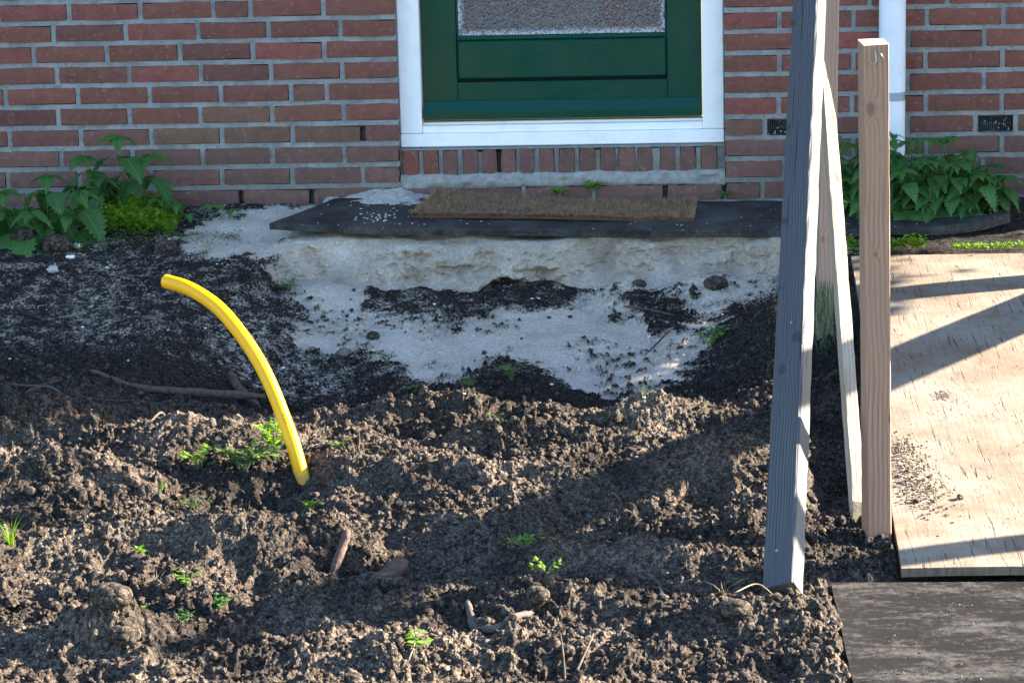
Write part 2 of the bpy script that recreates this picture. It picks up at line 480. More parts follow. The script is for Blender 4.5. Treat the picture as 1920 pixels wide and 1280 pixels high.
# ------------------------------------------------------------------ the ground: broad shape (metres; the wall is the plane y = 0)
def _prof(y, pts):
    ys = [p[0] for p in pts][::-1]; zs = [p[1] for p in pts][::-1]
    return np.interp(y, ys, zs)
P_LEFT = [(.2, .02), (-.05, .015), (-.3, -.02), (-.6, -.07), (-1.0, -.135), (-1.5, -.19), (-2.0, -.20), (-9, -.20)]
P_PIT = [(.2, .012), (-.06, .010), (-.30, -.012), (-.435, -.018), (-.462, -.032), (-.515, -.125), (-.575, -.155), (-.68, -.165), (-.95, -.205), (-1.3, -.262), (-1.52, -.275), (-1.72, -.235), (-2.0, -.2), (-9, -.2)]
P_RIGHT = [(.2, .01), (-.06, .0), (-.5, -.035), (-.72, -.055), (-3.16, -.205), (-3.3, -.205), (-9, -.205)]
HUMPS = [  # x, y, rx, ry, height: mounds, ridges and hollows of the dug soil
    (-1.02, -1.98, .20, .10, .050), (-.62, -2.10, .22, .07, .035), (-1.15, -2.28, .20, .10, -.035),
    (-.85, -2.52, .20, .13, .050), (-.42, -2.60, .12, .10, -.060), (-.18, -2.36, .16, .10, .035),
    (-.05, -1.86, .30, .055, .040), (.16, -2.02, .30, .05, .028), (.12, -2.18, .36, .05, .030), (.48, -1.98, .13, .09, .045),
    (.05, -2.48, .35, .055, .030), (.60, -2.45, .16, .12, .048), (.36, -2.86, .24, .11, -.048), (.68, -2.92, .10, .12, .026), (.15, -2.80, .16, .06, .032),
    (-.30, -2.98, .22, .10, .045), (-.62, -2.95, .18, .09, .032), (.00, -3.02, .18, .12, -.055), (.24, -3.04, .08, .12, .020), (.42, -3.10, .20, .07, .036),
    (-.60, -3.32, .26, .08, -.030), (-.52, -3.55, .10, .07, .055), (.22, -3.36, .26, .07, .030), (.64, -3.45, .16, .10, .028),
    (-.10, -3.62, .22, .08, .022), (.35, -3.70, .22, .07, -.028), (-.92, -3.05, .16, .12, .040), (-.95, -3.45, .2, .12, .02),
    (-.95, -1.25, .25, .25, .022), (-.45, -1.45, .25, .2, -.02), (-1.35, -1.5, .3, .2, .03),
    (-.31, -2.47, .08, .07, -.022), (.25, -3.95, .5, .12, .03), (-.6, -4.0, .4, .12, .02)]
SLUMPS = [(-.50, -.61, .10, .12, .050), (.62, -.58, .15, .13, .050), (.36, -.61, .07, .10, .034)]   # sand that slid down from the bank
def slump(x, y):
    s = np.zeros_like(x)
    for hx, hy, rx, ry, h in SLUMPS: s = np.maximum(s, h * np.exp(-((x - hx) / rx) ** 2 - ((y - hy) / ry) ** 2))
    return s
def base_h(x, y):
    yw = y + (.030 * np.sin(7 * x + 1) + .022 * np.sin(17 * x + .5) + .012 * np.sin(33 * x + 2)) * sstep(-.9, -.6, y) * sstep(-.38, -.44, y)
    zl = _prof(y, P_LEFT); zp = np.where(y < -.40, np.maximum(_prof(yw, P_PIT), np.minimum(_prof(yw, P_PIT) + slump(x, y), -.06)), _prof(yw, P_PIT)); zr = _prof(y, P_RIGHT)
    near = sstep(-.95, -.62, y)                               # 1 close to the wall
    a0 = -.70 * near + -.95 * (1 - near); a1 = -.63 * near + -.45 * (1 - near)
    w = sstep(a0, a1, x)
    z = zl * (1 - w) + zp * w
    b0 = .84 * near + .55 * (1 - near); b1 = 1.0 * near + .93 * (1 - near)
    far = sstep(-2.15, -2.6, y)                               # in front of the pit the bank fades out
    w2 = sstep(b0, b1, x)
    zr2 = zr * (1 - far) + np.minimum(zr, -.19) * far
    z = z * (1 - w2) + zr2 * w2
    for hx, hy, rx, ry, h in HUMPS:
        z = z + 1.55 * h * np.exp(-((x - hx) / rx) ** 2 - ((y - hy) / ry) ** 2)
    z = z - .085 * sstep(.77, .85, x) * sstep(1.02, .98, x) * sstep(-.72, -.85, y) * sstep(-2.80, -2.62, y)      # the trench along the plywood's edge
    under = sstep(.93, .99, x) * sstep(-3.26, -3.2, y) * sstep(-.64, -.72, y)      # flattened under the sheets
    z = z * (1 - under) + (np.minimum(z, zr - .03)) * under
    ub = sstep(.80, .84, x) * sstep(-3.16, -3.2, y)
    z = z * (1 - ub) + np.minimum(z, -.215) * ub
    return z
# sandy and soily areas (world x, y outlines)
SAND_FAN = [(-0.515, -1.004), (-0.498, -0.789), (-0.518, -0.572), (-0.451, -0.535), (-0.388, -0.543), (-0.358, -0.686), (-0.314, -0.816), (-0.193, -0.82), (-0.096, -0.907), (-0.044, -0.804), (0.042, -0.73), (0.191, -0.691), (0.325, -0.587), (0.479, -0.527), (0.602, -0.515), (0.74, -0.508), (0.786, -0.51), (0.724, -0.53), (0.615, -0.653), (0.582, -0.91), (0.538, -1.137), (0.44, -1.368), (0.345, -1.412), (0.258, -1.293), (0.182, -1.164), (0.047, -1.067), (-0.033, -1.158), (-0.112, -1.245), (-0.172, -1.207), (-0.322, -1.019), (-0.41, -1.015)]
SAND_LEFT = [(-0.989, -0.319), (-0.904, -0.154), (-0.725, -0.028), (-0.584, -0.06), (-0.507, 0.1), (-0.369, 0.149), (-0.338, -0.103), (-0.514, -0.118), (-0.619, -0.313), (-0.617, -0.502), (-0.718, -0.511), (-0.841, -0.529), (-0.94, -0.459)]
SOIL_IN = [(0.372, -0.619), (0.524, -0.649), (0.538, -0.905), (0.451, -0.983), (0.39, -0.817)]
DRY = [[(-1.067, -2.07), (-0.944, -2.07), (-0.90, -2.14), (-0.946, -2.198), (-1.027, -2.179)],
       [(0.458, -3.122), (0.546, -2.989), (0.556, -3.152), (0.474, -3.177)],
       [(-0.152, -3.654), (-0.04, -3.479), (0.156, -3.47), (0.26, -3.593), (0.175, -3.732), (-0.17, -3.794)],
       [(0.303, -3.497), (0.429, -3.493), (0.412, -3.591), (0.317, -3.591)]]
MIX = [[(-0.82, -0.95), (-0.60, -0.745), (-0.50, -1.004), (-0.304, -1.182), (-0.36, -1.40), (-0.70, -1.36)],
       [(-1.29, -0.422), (-1.168, -0.471), (-0.968, -1.013), (-1.004, -1.4), (-1.179, -1.194)]]

def poly_sd(x, y, poly):
    """signed distance, positive inside"""
    d = np.full(x.shape, 1e9); ins = np.zeros(x.shape, bool)
    n = len(poly)
    for i in range(n):
        ax, ay = poly[i]; bx, by = poly[(i + 1) % n]
        ex, ey = bx - ax, by - ay
        t = np.clip(((x - ax) * ex + (y - ay) * ey) / (ex * ex + ey * ey + 1e-12), 0, 1)
        d = np.minimum(d, np.hypot(x - ax - t * ex, y - ay - t * ey))
        c = ((ay > y) != (by > y)) & (x < (bx - ax) * (y - ay) / (by - ay + 1e-12) + ax)
        ins ^= c
    return np.where(ins, d, -d)

def axis(segs):
    out = []
    for a, b, st in segs:
        n = max(1, int(round(abs(b - a) / st)))
        out.append(a + (b - a) * np.arange(n) / n)
    out.append([segs[-1][1]])
    return np.concatenate(out)

GX = np.concatenate([[-400, -150, -60, -25, -12, -7, -5, -3.8, -3.0, -2.5], axis([(-2.2, -1.6, .012), (-1.6, -1.1, .005), (-1.1, .97, .0027), (.97, 1.3, .012), (1.3, 2.2, .05)]), [2.6, 3.2, 4, 6, 10, 20, 50, 150, 400]])
GY = np.concatenate([[-400, -150, -60, -25, -14, -9, -7, -5.6, -5.0, -4.6], axis([(-4.35, -3.95, .008), (-3.95, -2.2, .0036), (-2.2, -.66, .0042), (-.66, -.44, .0024), (-.44, .06, .007)]), [.35, .8]])
XX, YY = np.meshgrid(GX, GY)
INSIDE = sstep(-2.6, -2.0, XX) * (1 - sstep(1.6, 2.4, XX)) * sstep(-5.0, -4.3, YY)
BASE = base_h(np.clip(XX, -3, 3), np.clip(YY, -5, 1))

def masks(x, y, b):
    wob = fbm(x, y, 14, 4, 5) * .075 + fbm(x, y, 60, 3, 9) * .03
    fan = poly_sd(x, y, SAND_FAN) + wob + .030
    lef = poly_sd(x, y, SAND_LEFT) + wob * 1.2
    soil_in = poly_sd(x, y, SOIL_IN) + wob * 1.6
    terr = np.minimum(np.minimum(x + .67 + wob * .6, .99 - x + wob), y + .575 + fbm(x, x * 0, 9, 3, 3) * .05)
    sand = np.maximum(np.maximum(np.maximum(fan, lef), terr), (slump(x, y) - .012) * 3)
    s = sstep(-.040, .035, sand + fbm(x, y, 150, 2, 19) * .03)
    s = s * (1 - sstep(-.03, .03, soil_in) * .9)
    band = sstep(-.545, -.56, y) * sstep(-.80, -.70, y) * sstep(-.46, -.36, x) * sstep(.30, .14, x)     # dark layer under the sand
    band = band * (1 - sstep(.010, .022, slump(x, y)))
    bandn = band * sstep(-.15, .10, fbm(x, y, 16, 4, 21) + .18)
    s = s * (1 - bandn)
    crumbs = sstep(.20, .42, fbm(x, y * .8, 38, 4, 33, .65)) * sstep(.05, .35, fbm(x, y, 4.2, 2, 41) + .12) * (y < -.58)
    s = s * (1 - crumbs * .70)
    d = np.zeros_like(x)
    for p in DRY: d = np.maximum(d, sstep(-.05, .05, poly_sd(x, y, p) + wob))
    front = sstep(-1.5, -1.9, y)
    d = np.maximum(d * .9, front * np.clip(.40 + fbm(x, y, 3.2, 4, 55) * 1.0, .08, .92))  # front soil paler: dry crust, with sunlit brightness painted in too
    m = np.zeros_like(x)
    for p in MIX: m = np.maximum(m, sstep(-.09, .09, poly_sd(x, y, p) + wob))
    s = np.maximum(s, m * np.clip(.34 + fbm(x, y, 34, 4, 60) * .5, 0, .55))
    s = np.maximum(s, sstep(-1.5, -1.2, y) * np.clip(fbm(x, y, 17, 4, 77) * .55 + .27, 0, .46) * (.55 + .45 * sstep(.3, -.3, x)) * sstep(.95, .6, x))
    d = np.maximum(d, sstep(-.70, -.62, x) * sstep(1.0, .95, x) * sstep(-.60, -.55, y) * sstep(-.44, -.47, y) * np.clip(.55 + fbm(x, y * .3, 7, 3, 88) * .9, 0, .9))
    side = sstep(-2.5, -1.9, x) * sstep(-4.9, -4.2, y)
    return s * side, d * side + .3 * (1 - side)
SAND, DRY_LIT_M = masks(XX, YY, BASE)

front = sstep(-.95, -1.85, YY)                       # freshly dug, clumpy
rough = INSIDE * (1 - SAND * .93) * (.32 + .68 * front)
H = BASE + INSIDE * (.010 * fbm(XX, YY, 2.6, 3, 1) * (.5 + front) )
H = H + rough * (.030 * fbm(XX, YY * 1.25, 4.6, 3, 2, ridge=True) + .012 * fbm(XX, YY, 19, 3, 4, ridge=True))
H = H + INSIDE * SAND * (.014 * fbm(XX, YY, 5, 3, 12) + .0012 * fbm(XX, YY, 80, 2, 13))

H = H + INSIDE * (1 - SAND) * .011 * sstep(-.55, -.62, YY) * sstep(-1.75, -1.5, YY) * sstep(-.75, -.6, XX) * sstep(.75, .6, XX)    # soil crust lying over the sand

# crumbs and clods pressed into the surface: domes, the larger one wins
rng = np.random.RandomState(11)
def stamp(n, rlo, rhi, power, density, asp=(.75, 1.2), sink=(.10, .45)):
    cx = rng.uniform(-1.75, 1.02, n); cy = rng.uniform(-4.05, -.28, n)
    r = rlo * (rhi / rlo) ** (rng.rand(n) ** power)
    keep = rng.rand(n) < density(cx, cy)
    cx, cy, r = cx[keep], cy[keep], r[keep]
    o = np.argsort(r); cx, cy, r = cx[o], cy[o], r[o]
    H0 = H.copy()
    el = rng.uniform(.7, 1.4, len(r)); th = rng.uniform(0, np.pi, len(r)); az = rng.uniform(asp[0], asp[1], len(r)); sk = rng.uniform(sink[0], sink[1], len(r))
    i0 = np.searchsorted(GX, cx - r * 1.45); i1 = np.searchsorted(GX, cx + r * 1.45)
    j0 = np.searchsorted(GY, cy - r * 1.45); j1 = np.searchsorted(GY, cy + r * 1.45)
    ct, st = np.cos(th), np.sin(th)
    for k in range(len(r)):
        if i1[k] <= i0[k] or j1[k] <= j0[k]: continue
        sl = (slice(j0[k], j1[k]), slice(i0[k], i1[k]))
        dx = XX[sl] - cx[k]; dy = YY[sl] - cy[k]
        u = (dx * ct[k] + dy * st[k]) * el[k]; v = (dy * ct[k] - dx * st[k]) / el[k]
        q = (u * u + v * v) / (r[k] * r[k])
        q = q * (1 + WOB[sl])
        dome = H0[sl] + r[k] * (az[k] * np.sqrt(np.clip(1 - q, 0, 1)) - sk[k])
        np.maximum(H[sl], np.where(q < 1, dome, -9), out=H[sl])
def sample_grid(A, x, y):
    i = np.clip(np.searchsorted(GX, x) - 1, 0, len(GX) - 2); j = np.clip(np.searchsorted(GY, y) - 1, 0, len(GY) - 2)
    fx = np.clip((x - GX[i]) / (GX[i + 1] - GX[i]), 0, 1); fy = np.clip((y - GY[j]) / (GY[j + 1] - GY[j]), 0, 1)
    return (A[j, i] * (1 - fx) + A[j, i + 1] * fx) * (1 - fy) + (A[j + 1, i] * (1 - fx) + A[j + 1, i + 1] * fx) * fy
WOB = fbm(XX, YY, 55, 3, 70) * 1.3
def dens_front(x, y):
    s = sample_grid(SAND, x, y)
    f = sstep(-1.0, -1.85, y)
    cl = np.clip(.60 + fbm(x, y, 3.1, 2, 91) * 2.0, .15, 1)
    return (1 - s) * (.10 + .90 * f) * cl * (1 - sstep(.93, .97, x) * (y > -3.2) * (y < -.7))
def dens_all(x, y):
    return (1 - sample_grid(SAND, x, y) * .97) * (.45 + .55 * sstep(-1.25, -1.8, y))
stamp(2600, .011, .026, 2.4, dens_front, sink=(.1, .5))
stamp(17000, .006, .015, 1.6, dens_front)
stamp(52000, .0030, .008, 1.3, dens_all)
H = H + INSIDE * (1 - SAND * .9) * (.0036 * fbm(XX, YY, 70, 3, 14, ridge=True) + .0020 * fbm(XX, YY, 190, 2, 15))

# nothing pokes through the sheets lying on the ground
edge_n = .010 * fbm(XX, YY, 30, 2, 130)
mk = sstep(.800, .835, XX + edge_n) * sstep(-3.17, -3.20, YY + edge_n)
H = H * (1 - mk) + np.minimum(H, -.212) * mk
mk = sstep(.935, .965, XX) * sstep(-3.20, -3.17, YY) * sstep(-.68, -.72, YY)
H = H * (1 - mk) + np.minimum(H, _prof(YY, P_RIGHT) - .028) * mk
V = np.stack([XX, YY, H], -1)
# the sand bank under the mats: crumbly face with ledges, dark layer hollowed out below it
fm = INSIDE * sstep(-.64, -.56, YY) * sstep(-.425, -.465, YY) * sstep(-.70, -.62, XX) * sstep(1.0, .86, XX)
V[..., 1] += fm * (-.070 * fbm(XX, H * 1.3, 6, 2, 101) - .026 * fbm(XX, H * 1.6, 15, 3, 102, ridge=True) + .004 * fbm(XX, H, 60, 2, 103))
und = INSIDE * sstep(-.66, -.60, YY) * sstep(-.545, -.575, YY) * sstep(-.55, -.42, XX) * sstep(.40, .2, XX)
V[..., 1] += und * .035
V[..., 2] += fm * (1 - sstep(-.05, -.02, H)) * .008 * fbm(XX, H * 3, 9, 2, 104)

gm = mesh_np("ground", V.reshape(-1, 3), grid_faces(len(GY), len(GX)), False)
for nm, A in (("sand", SAND), ("dry", DRY_LIT_M)):
    at = gm.attributes.new(nm, 'FLOAT', 'POINT')
    at.data.foreach_set("value", A.astype(np.float32).ravel())
ground = link("ground", gm, MAT['soil'])
tag(ground, None, None, kind='structure')

def gz(x, y):
    return float(sample_grid(H, np.array([x]), np.array([y]))[0])
def gzs(x, y): return sample_grid(H, np.asarray(x), np.asarray(y))

# loose clods lying on the dug soil (overhanging, so not part of the sheet)
def clod_protos(sub, n, seed):
    out = []
    for i in range(n):
        bm = bmesh.new(); bmesh.ops.create_icosphere(bm, subdivisions=sub, radius=1.0)
        v = np.array([q.co for q in bm.verts]); t = np.array([[q.index for q in f.verts] for f in bm.faces]); bm.free()
        o = np.random.RandomState(seed + i).uniform(0, 50, 3)
        for k, q in enumerate(v):
            p = Vector(q * 1.15 + o)
            d = 1 + .34 * mnoise.noise(p) + .30 * mnoise.noise(p * 2.3) + (.20 * mnoise.noise(p * 5.) if sub > 2 else 0)
            v[k] = q * d
        out.append((v, t))
    return out
PR_S = clod_protos(2, 8, 3); PR_L = clod_protos(3, 8, 40)
def crumbly_protos(n, seed, sub=5, nc=150):
    out = []
    for i in range(n):
        bm = bmesh.new(); bmesh.ops.create_icosphere(bm, subdivisions=sub, radius=1.0)
        v = np.array([q.co for q in bm.verts]); t = np.array([[q.index for q in f.verts] for f in bm.faces]); bm.free()
        r_ = np.random.RandomState(seed + i); d = np.ones(len(v)) * .74
        for c in range(nc):                                        # a ball of crumbs stuck together
            a = r_.normal(size=3); a /= np.linalg.norm(a); rr = r_.uniform(.10, .34); ang = 1 - v @ a
            d = np.maximum(d, np.where(ang < rr * rr, .72 + r_.uniform(.0, .16) + np.sqrt(np.clip(rr * rr - ang, 0, 1)) * .75, 0))
        out.append((v * d[:, None] * np.array([1.1, .95, .85]), t))
    return out
PR_X = crumbly_protos(4, 90)
def scatter_clods(n, protos, rlo, rhi, power, density, g, embed=.35):
    cx = rng.uniform(-1.7, 1.0, n); cy = rng.uniform(-4.0, -.3, n)
    keep = (rng.rand(n) < density(cx, cy)) & ~((cx > .80) & (cy < -3.18)) & ~((cx > .935) & (cy < -.7) & (cy > -3.2)); cx, cy = cx[keep], cy[keep]
    z = gzs(cx, cy)
    for x, y, zz in zip(cx, cy, z):
        v, t = protos[rng.randint(len(protos))]
        r = rlo * (rhi / rlo) ** (rng.rand() ** power)
        R = np.array(Euler(rng.uniform(0, 6.28, 3)).to_matrix())
        sc = rng.uniform(.75, 1.3, 3); sc[2] *= .85
        g.add((v @ R.T) * sc * r + (x, y, zz + r * embed), T=t)
cg = Geo()
PR_T = clod_protos(1, 8, 60)
scatter_clods(26000, PR_T, .0022, .0065, 1.3, dens_front, cg, .45)
scatter_clods(6500, PR_S, .005, .011, 1.3, dens_front, cg)
PR_C = crumbly_protos(6, 140, 3, 60)
scatter_clods(1300, PR_C, .007, .017, 2.4, dens_front, cg)
scatter_clods(1500, PR_S, .0025, .007, 1.5, lambda x, y: .5 * sample_grid(SAND, x, y) * (y < -.6) * np.clip(.2 + fbm(x, y, 6, 2, 120) * 2.2, 0, 1), cg)
for (x, y, r) in [(-.075, -3.2, .03), (-.03, -3.22, .024), (.26, -3.42, .022), (-.47, -3.62, .026), (-.50, -3.57, .034), (.62, -3.5, .026), (.40, -.60, .018), (.62, -.64, .03), (-.33, -.95, .018), (.50, -.80, .02), (-1.33, -.42, .045), (-1.43, -.36, .05), (-1.0, -.42, .028), (-.28, -2.52, .02)]:
    v, t = PR_X[rng.randint(len(PR_X))]; a_ = rng.uniform(0, 6.28); v = v @ np.array([[np.cos(a_), -np.sin(a_), 0], [np.sin(a_), np.cos(a_), 0], [0, 0, 1]]).T
    cg.add(v * r * np.array([1.1, 1, .85]) + (x, y, gz(x, y) + r * .3), T=t)
clods = link("soil_clods", cg.mesh("soil_clods"), MAT['soil'])
tag(clods, "loose dark clods and crumbs of dug soil", None, kind='stuff')
for nm in ("sand", "dry"):
    at = clods.data.attributes.new(nm, 'FLOAT', 'POINT')
    if nm == "dry":
        at.data.foreach_set("value", np.full(len(clods.data.vertices), .42, dtype=np.float32))

# tiny white shell and grit fragments
sg = Geo()
for i in range(70):
    x, y = rng.uniform(-1.5, .95), rng.uniform(-2.4, -.3)
    v, t = PR_S[i % 8]; r = rng.uniform(.0016, .0042)
    if i == 0: x, y, r = -1.27, -.40, .012
    if i == 1: x, y, r = -1.27, -.50, .010
    sg.add((v * r * np.array([1.3, 1, .6])) + (x, y, gz(x, y) + r * .5), T=t)
tag(link("shell_fragments", sg.mesh("shell_fragments"), M_simple("white_shell", (.62, .60, .56), (.75, .73, .7), 30, .7, 0)), "tiny white shell and grit fragments in the soil", None, kind='stuff')
# ------------------------------------------------------------------ the house: brick wall with door
house = thing("house", "red brick house wall with a dark green door in a white frame", "house", (0.16, 0, 0))
HX = -0.16                                                        # children are given in world x, so shift by the root
def hpart(name, mesh, mat, parent=None, loc=(0, 0, 0)):
    if parent is None or parent is house:
        return link(name, mesh, mat, house, (loc[0] + HX, loc[1], loc[2]))
    return link(name, mesh, mat, parent, loc)

X0, X1, ZTOP = -2.35, 2.05, .86
OL, OR = -.345, .658                                              # door opening
ROW0, PITCH, BH = .598, .0647, .0508
JL = {1: [-1.3465, -1.1255, -0.9015, -0.7852, -0.5609], 2: [-1.3992, -1.1743, -0.9511, -0.7323, -0.5109], 3: [-1.4655, -1.237, -1.01, -0.7835, -0.563], 4: [-1.3964, -1.1719, -0.9486, -0.7304, -0.5109], 5: [-1.5618, -1.3347, -1.1114, -0.8893, -0.6712, -0.561], 6: [-1.3999, -1.1773, -0.9566, -0.733, -0.5115], 7: [-1.5574, -1.3332, -1.1119, -0.8917, -0.6716, -0.4546], 8: [-1.3989, -1.1756, -0.9552, -0.7376, -0.5149], 9: [-1.5711, -1.3455, -1.1207, -0.8984, -0.6785, -0.4594], 10: [-1.5129, -1.2872, -1.0634, -0.8406, -0.6202, -0.3988], 11: [-1.4361, -1.2085, -0.9818, -0.7592, -0.5308]}
JR = {1: [0.8819, 1.0925, 1.3256, 1.5558], 2: [0.8233, 1.0459, 1.2665, 1.4935], 3: [0.8817, 0.9874, 1.2112, 1.4381], 4: [0.8229, 1.0452, 1.2628, 1.4922], 5: [0.8814, 0.9876, 1.2089, 1.4374], 6: [0.82, 1.0415, 1.2651, 1.4919], 7: [0.7777, 0.8973, 0.9861, 1.2114, 1.4134, 1.535], 8: [0.8811, 1.0459, 1.2681, 1.4944], 9: [0.8355, 0.9878, 1.2123, 1.4391], 10: [0.7703, 0.9879, 1.2563, 1.4818], 11: [0.8807, 1.0463, 1.273, 1.4988]}
rb = random.Random(5)
for n in (0, -1, -2):                                             # courses just above the picture
    o = .11 * (n % 2)
    JL[n] = [-1.5647 + o + .2225 * i for i in range(6) if -1.5647 + o + .2225 * i < -.42]
    JR[n] = [.8819 - o * .5 + .2225 * i for i in range(4)]

def brick_variant(seed, L=.2105, hgt=BH, dep=.046):
    """slightly uneven brick, origin at the middle of its front face, length along x"""
    r = random.Random(seed); nx, nz = 6, 3
    V = []; F = []
    tilt = r.uniform(-.0012, .0012); bow = r.uniform(-.0012, .0018)
    for j in range(nz):
        for i in range(nx):
            u = i / (nx - 1) - .5; w = j / (nz - 1) - .5
            x = u * (L - .003); z = w * (hgt - .003)
            if j == nz - 1: z += r.uniform(-.0022, .0016)
            if j == 0: z += r.uniform(-.0008, .0010)
            if i in (0, nx - 1): x += r.uniform(-.0022, .0012) * (1 if u > 0 else -1)
            y = r.uniform(-.0007, .0007) + (0.0 if (0 < j < nz - 1 and 0 < i < nx - 1) else .0010 + r.uniform(0, .0012))
            if i in (0, nx - 1) and j in (0, nz - 1): y += .0015; x -= .0012 * (1 if u > 0 else -1)
            V.append((x, y, z + tilt * u * 4 + bow * (1 - 4 * u * u)))
    for j in range(nz - 1):
        for i in range(nx - 1):
            a = j * nx + i; F.append((a, a + 1, a + nx + 1, a + nx))
    ring = list(range(nx)) + [j * nx + nx - 1 for j in range(1, nz)] + [(nz - 1) * nx + i for i in range(nx - 2, -1, -1)] + [j * nx for j in range(nz - 2, 0, -1)]
    base = len(V)
    for q in ring:
        x, y, z = V[q]; V.append((x * 1.012, dep, z * 1.02))
    m = len(ring)
    for k in range(m):
        a, b = ring[k], ring[(k + 1) % m]
        F.append((b, a, base + k, base + (k + 1) % m))
    me = bpy.data.meshes.new("brick"); me.from_pydata(V, [], F); me.update()
    me.materials.append(MAT['brick']); return me
FULL = [brick_variant(i) for i in range(7)]
HALF = [brick_variant(50 + i, .098) for i in range(3)]
ROWL = [brick_variant(80 + i, .052, .086) for i in range(4)]
nb = 0
def brick_col(row, x):
    t = rb.random()
    c = Vector((.205, .082, .058)).lerp(Vector((.172, .075, .056)), t)
    if rb.random() < .18: c = Vector((.235, .085, .068))
    if rb.random() < .05: c = Vector((.140, .062, .050))
    if row >= 8: c = c.lerp(Vector((.150, .098, .088)), .7)
    if row == 7: c = c.lerp(Vector((.150, .090, .078)), .4)
    if (row == 6 and -.99 < x < -.70) or (row == 7 and -1.15 < x < -.45): c = c.lerp(Vector((.150, .105, .062)), .75)
    if row == 6 and -.70 < x < -.5: c = c.lerp(Vector((.150, .105, .062)), .35)
    if row == 5 and -.70 < x < -.56: c = c.lerp(Vector((.16, .10, .065)), .6)
    if row in (8, 10) and -.95 < x < -.45: c = c.lerp(Vector((.150, .105, .075)), .5)
    if row in (7, 8) and x > .6 and rb.random() < .6: c = c.lerp(Vector((.145, .09, .06)), .5)
    c = Vector((c.x * .98, c.y * .82, c.z * .76)); return (*(c * rb.uniform(.86, 1.12)), 1)
def put_brick(xa, xb, zc, row, y=0.0, meshes=None):
    global nb
    L = xb - xa
    if meshes is None:
        ms, L0 = (FULL, .2105) if L > .15 else (HALF, .098)
    else: ms, L0 = meshes
    o = bpy.data.objects.new("brick", rb.choice(ms)); COL.objects.link(o); o.parent = house
    o.location = ((xa + xb) / 2 + HX, y + rb.uniform(-.0012, .0012), zc + rb.uniform(-.0010, .0010))
    o.scale = (L / L0, 1, 1); o.rotation_euler = (0, rb.uniform(-.004, .004), rb.uniform(-.004, .004))
    o.color = brick_col(row, (xa + xb) / 2); nb += 1
wall_g = Geo()
def wbox(x0, x1, y0, y1, z0, z1):
    V = [(x, y, z) for z in (z0, z1) for y in (y0, y1) for x in (x0, x1)]
    wall_g.add(V, [(0, 1, 5, 4), (1, 3, 7, 5), (3, 2, 6, 7), (2, 0, 4, 6), (4, 5, 7, 6), (0, 2, 3, 1)])
BACK = .046
def head(xc, z0, z1, w=.012):
    wbox(xc - w / 2, xc + w / 2, .0045 + rb.uniform(0, .003), BACK, z0, z1)
GAP = .0125
WEEP = {(7, -.4546), (10, -1.0634), (10, -.8406), (10, -.6202)}
VENT = {7: [(.7777, .8973), (1.4134, 1.535)]}
for row in range(-2, 12):
    zb = ROW0 - PITCH * (row - 1); zc = zb + BH / 2
    for side, J, a, b in ((0, JL[row], X0, OL), (1, JR[row], OR, X1)):
        js = list(J)
        while side == 0 and js[0] - .2225 > X0 + .05: js.insert(0, js[0] - .2225)
        while side == 1 and js[-1] + .2225 < X1 - .05: js.append(js[-1] + .2225)
        edges = [a] + js + [b]
        for i in range(len(edges) - 1):
            xa = edges[i] + (GAP / 2 if i else 0); xb = edges[i + 1] - (GAP / 2 if i < len(edges) - 2 else 0)
            if any(abs(edges[i] - v0) < .002 for v0, v1 in VENT.get(row, [])) and side == 1: continue
            if xb - xa > .012: put_brick(xa, xb, zc, row)
        for x in js:
            if not any(row == r and abs(x - wx) < .001 for r, wx in WEEP):
                head(x, zb - .002, zb + BH + .002, GAP + .003)
    # bed joint over this course
    za, zt = zb + BH - .001, zb + PITCH + .001
    wbox(X0, OL + .001, .0055 + rb.uniform(-.001, .001), BACK, za, zt)
    wbox(OR - .001, X1, .0055 + rb.uniform(-.001, .001), BACK, za, zt)
wbox(X0, OL + .001, .006, BACK, -.12, -.049); wbox(OR - .001, X1, .006, BACK, -.12, -.049)
# backing of the wall (butts against the joints) and the reveals of the opening
wbox(X0, OL, BACK, .30, -.12, ZTOP); wbox(OR, X1, BACK, .30, -.12, ZTOP)
wbox(OL, OR, .20, .30, -.12, .16)                                   # under the door
# below the door: row of bricks on edge, cement band, one course
RL = [-0.3395, -0.2849, -0.2734, -0.2238, -0.2122, -0.166, -0.1511, -0.1033, -0.0901, -0.044, -0.0324, 0.0153, 0.0268, 0.0712, 0.086, 0.1337, 0.1468, 0.1961, 0.2076, 0.2601, 0.2732, 0.3207, 0.3289, 0.3829, 0.3879, 0.4353, 0.4566, 0.5039, 0.5186, 0.5692, 0.5823, 0.6329]
for i in range(0, len(RL), 2):
    put_brick(RL[i], RL[i + 1], .133 + rb.uniform(-.001, .001), 8 if i > 3 else 1, .022 + rb.uniform(-.002, .002), (ROWL, .052))
    if i and i != 10: head_y = .030; wbox(RL[i - 1] - .001, RL[i] + .001, head_y + rb.uniform(-.003, .003), .075, .088, .178 - rb.uniform(0, .01))
wbox(OL + .001, RL[0] + .001, .030, .075, .088, .178); wbox(RL[-1] - .001, OR - .001, .034, .075, .088, .178)
wbox(OL + .001, OR - .001, .075, .20, -.12, .16)
wbox(OL + .001, OR - .001, .028, .074, .176, .1805)
CR = [OL + .004, -.177, .0373, .2525, .4735, OR - .004]
for i in range(len(CR) - 1):
    put_brick(CR[i] + .006, CR[i + 1] - .006, .034, 9, .004)
    if i and i != 4: head(CR[i], .006, .062, .013)
wbox(OL + .001, OR - .001, .052, .074, -.12, .088)
wbox(OL + .001, OR - .001, .012, .051, -.12, .008)
wall = hpart("wall", wall_g.mesh("wall"), MAT['mortar'])
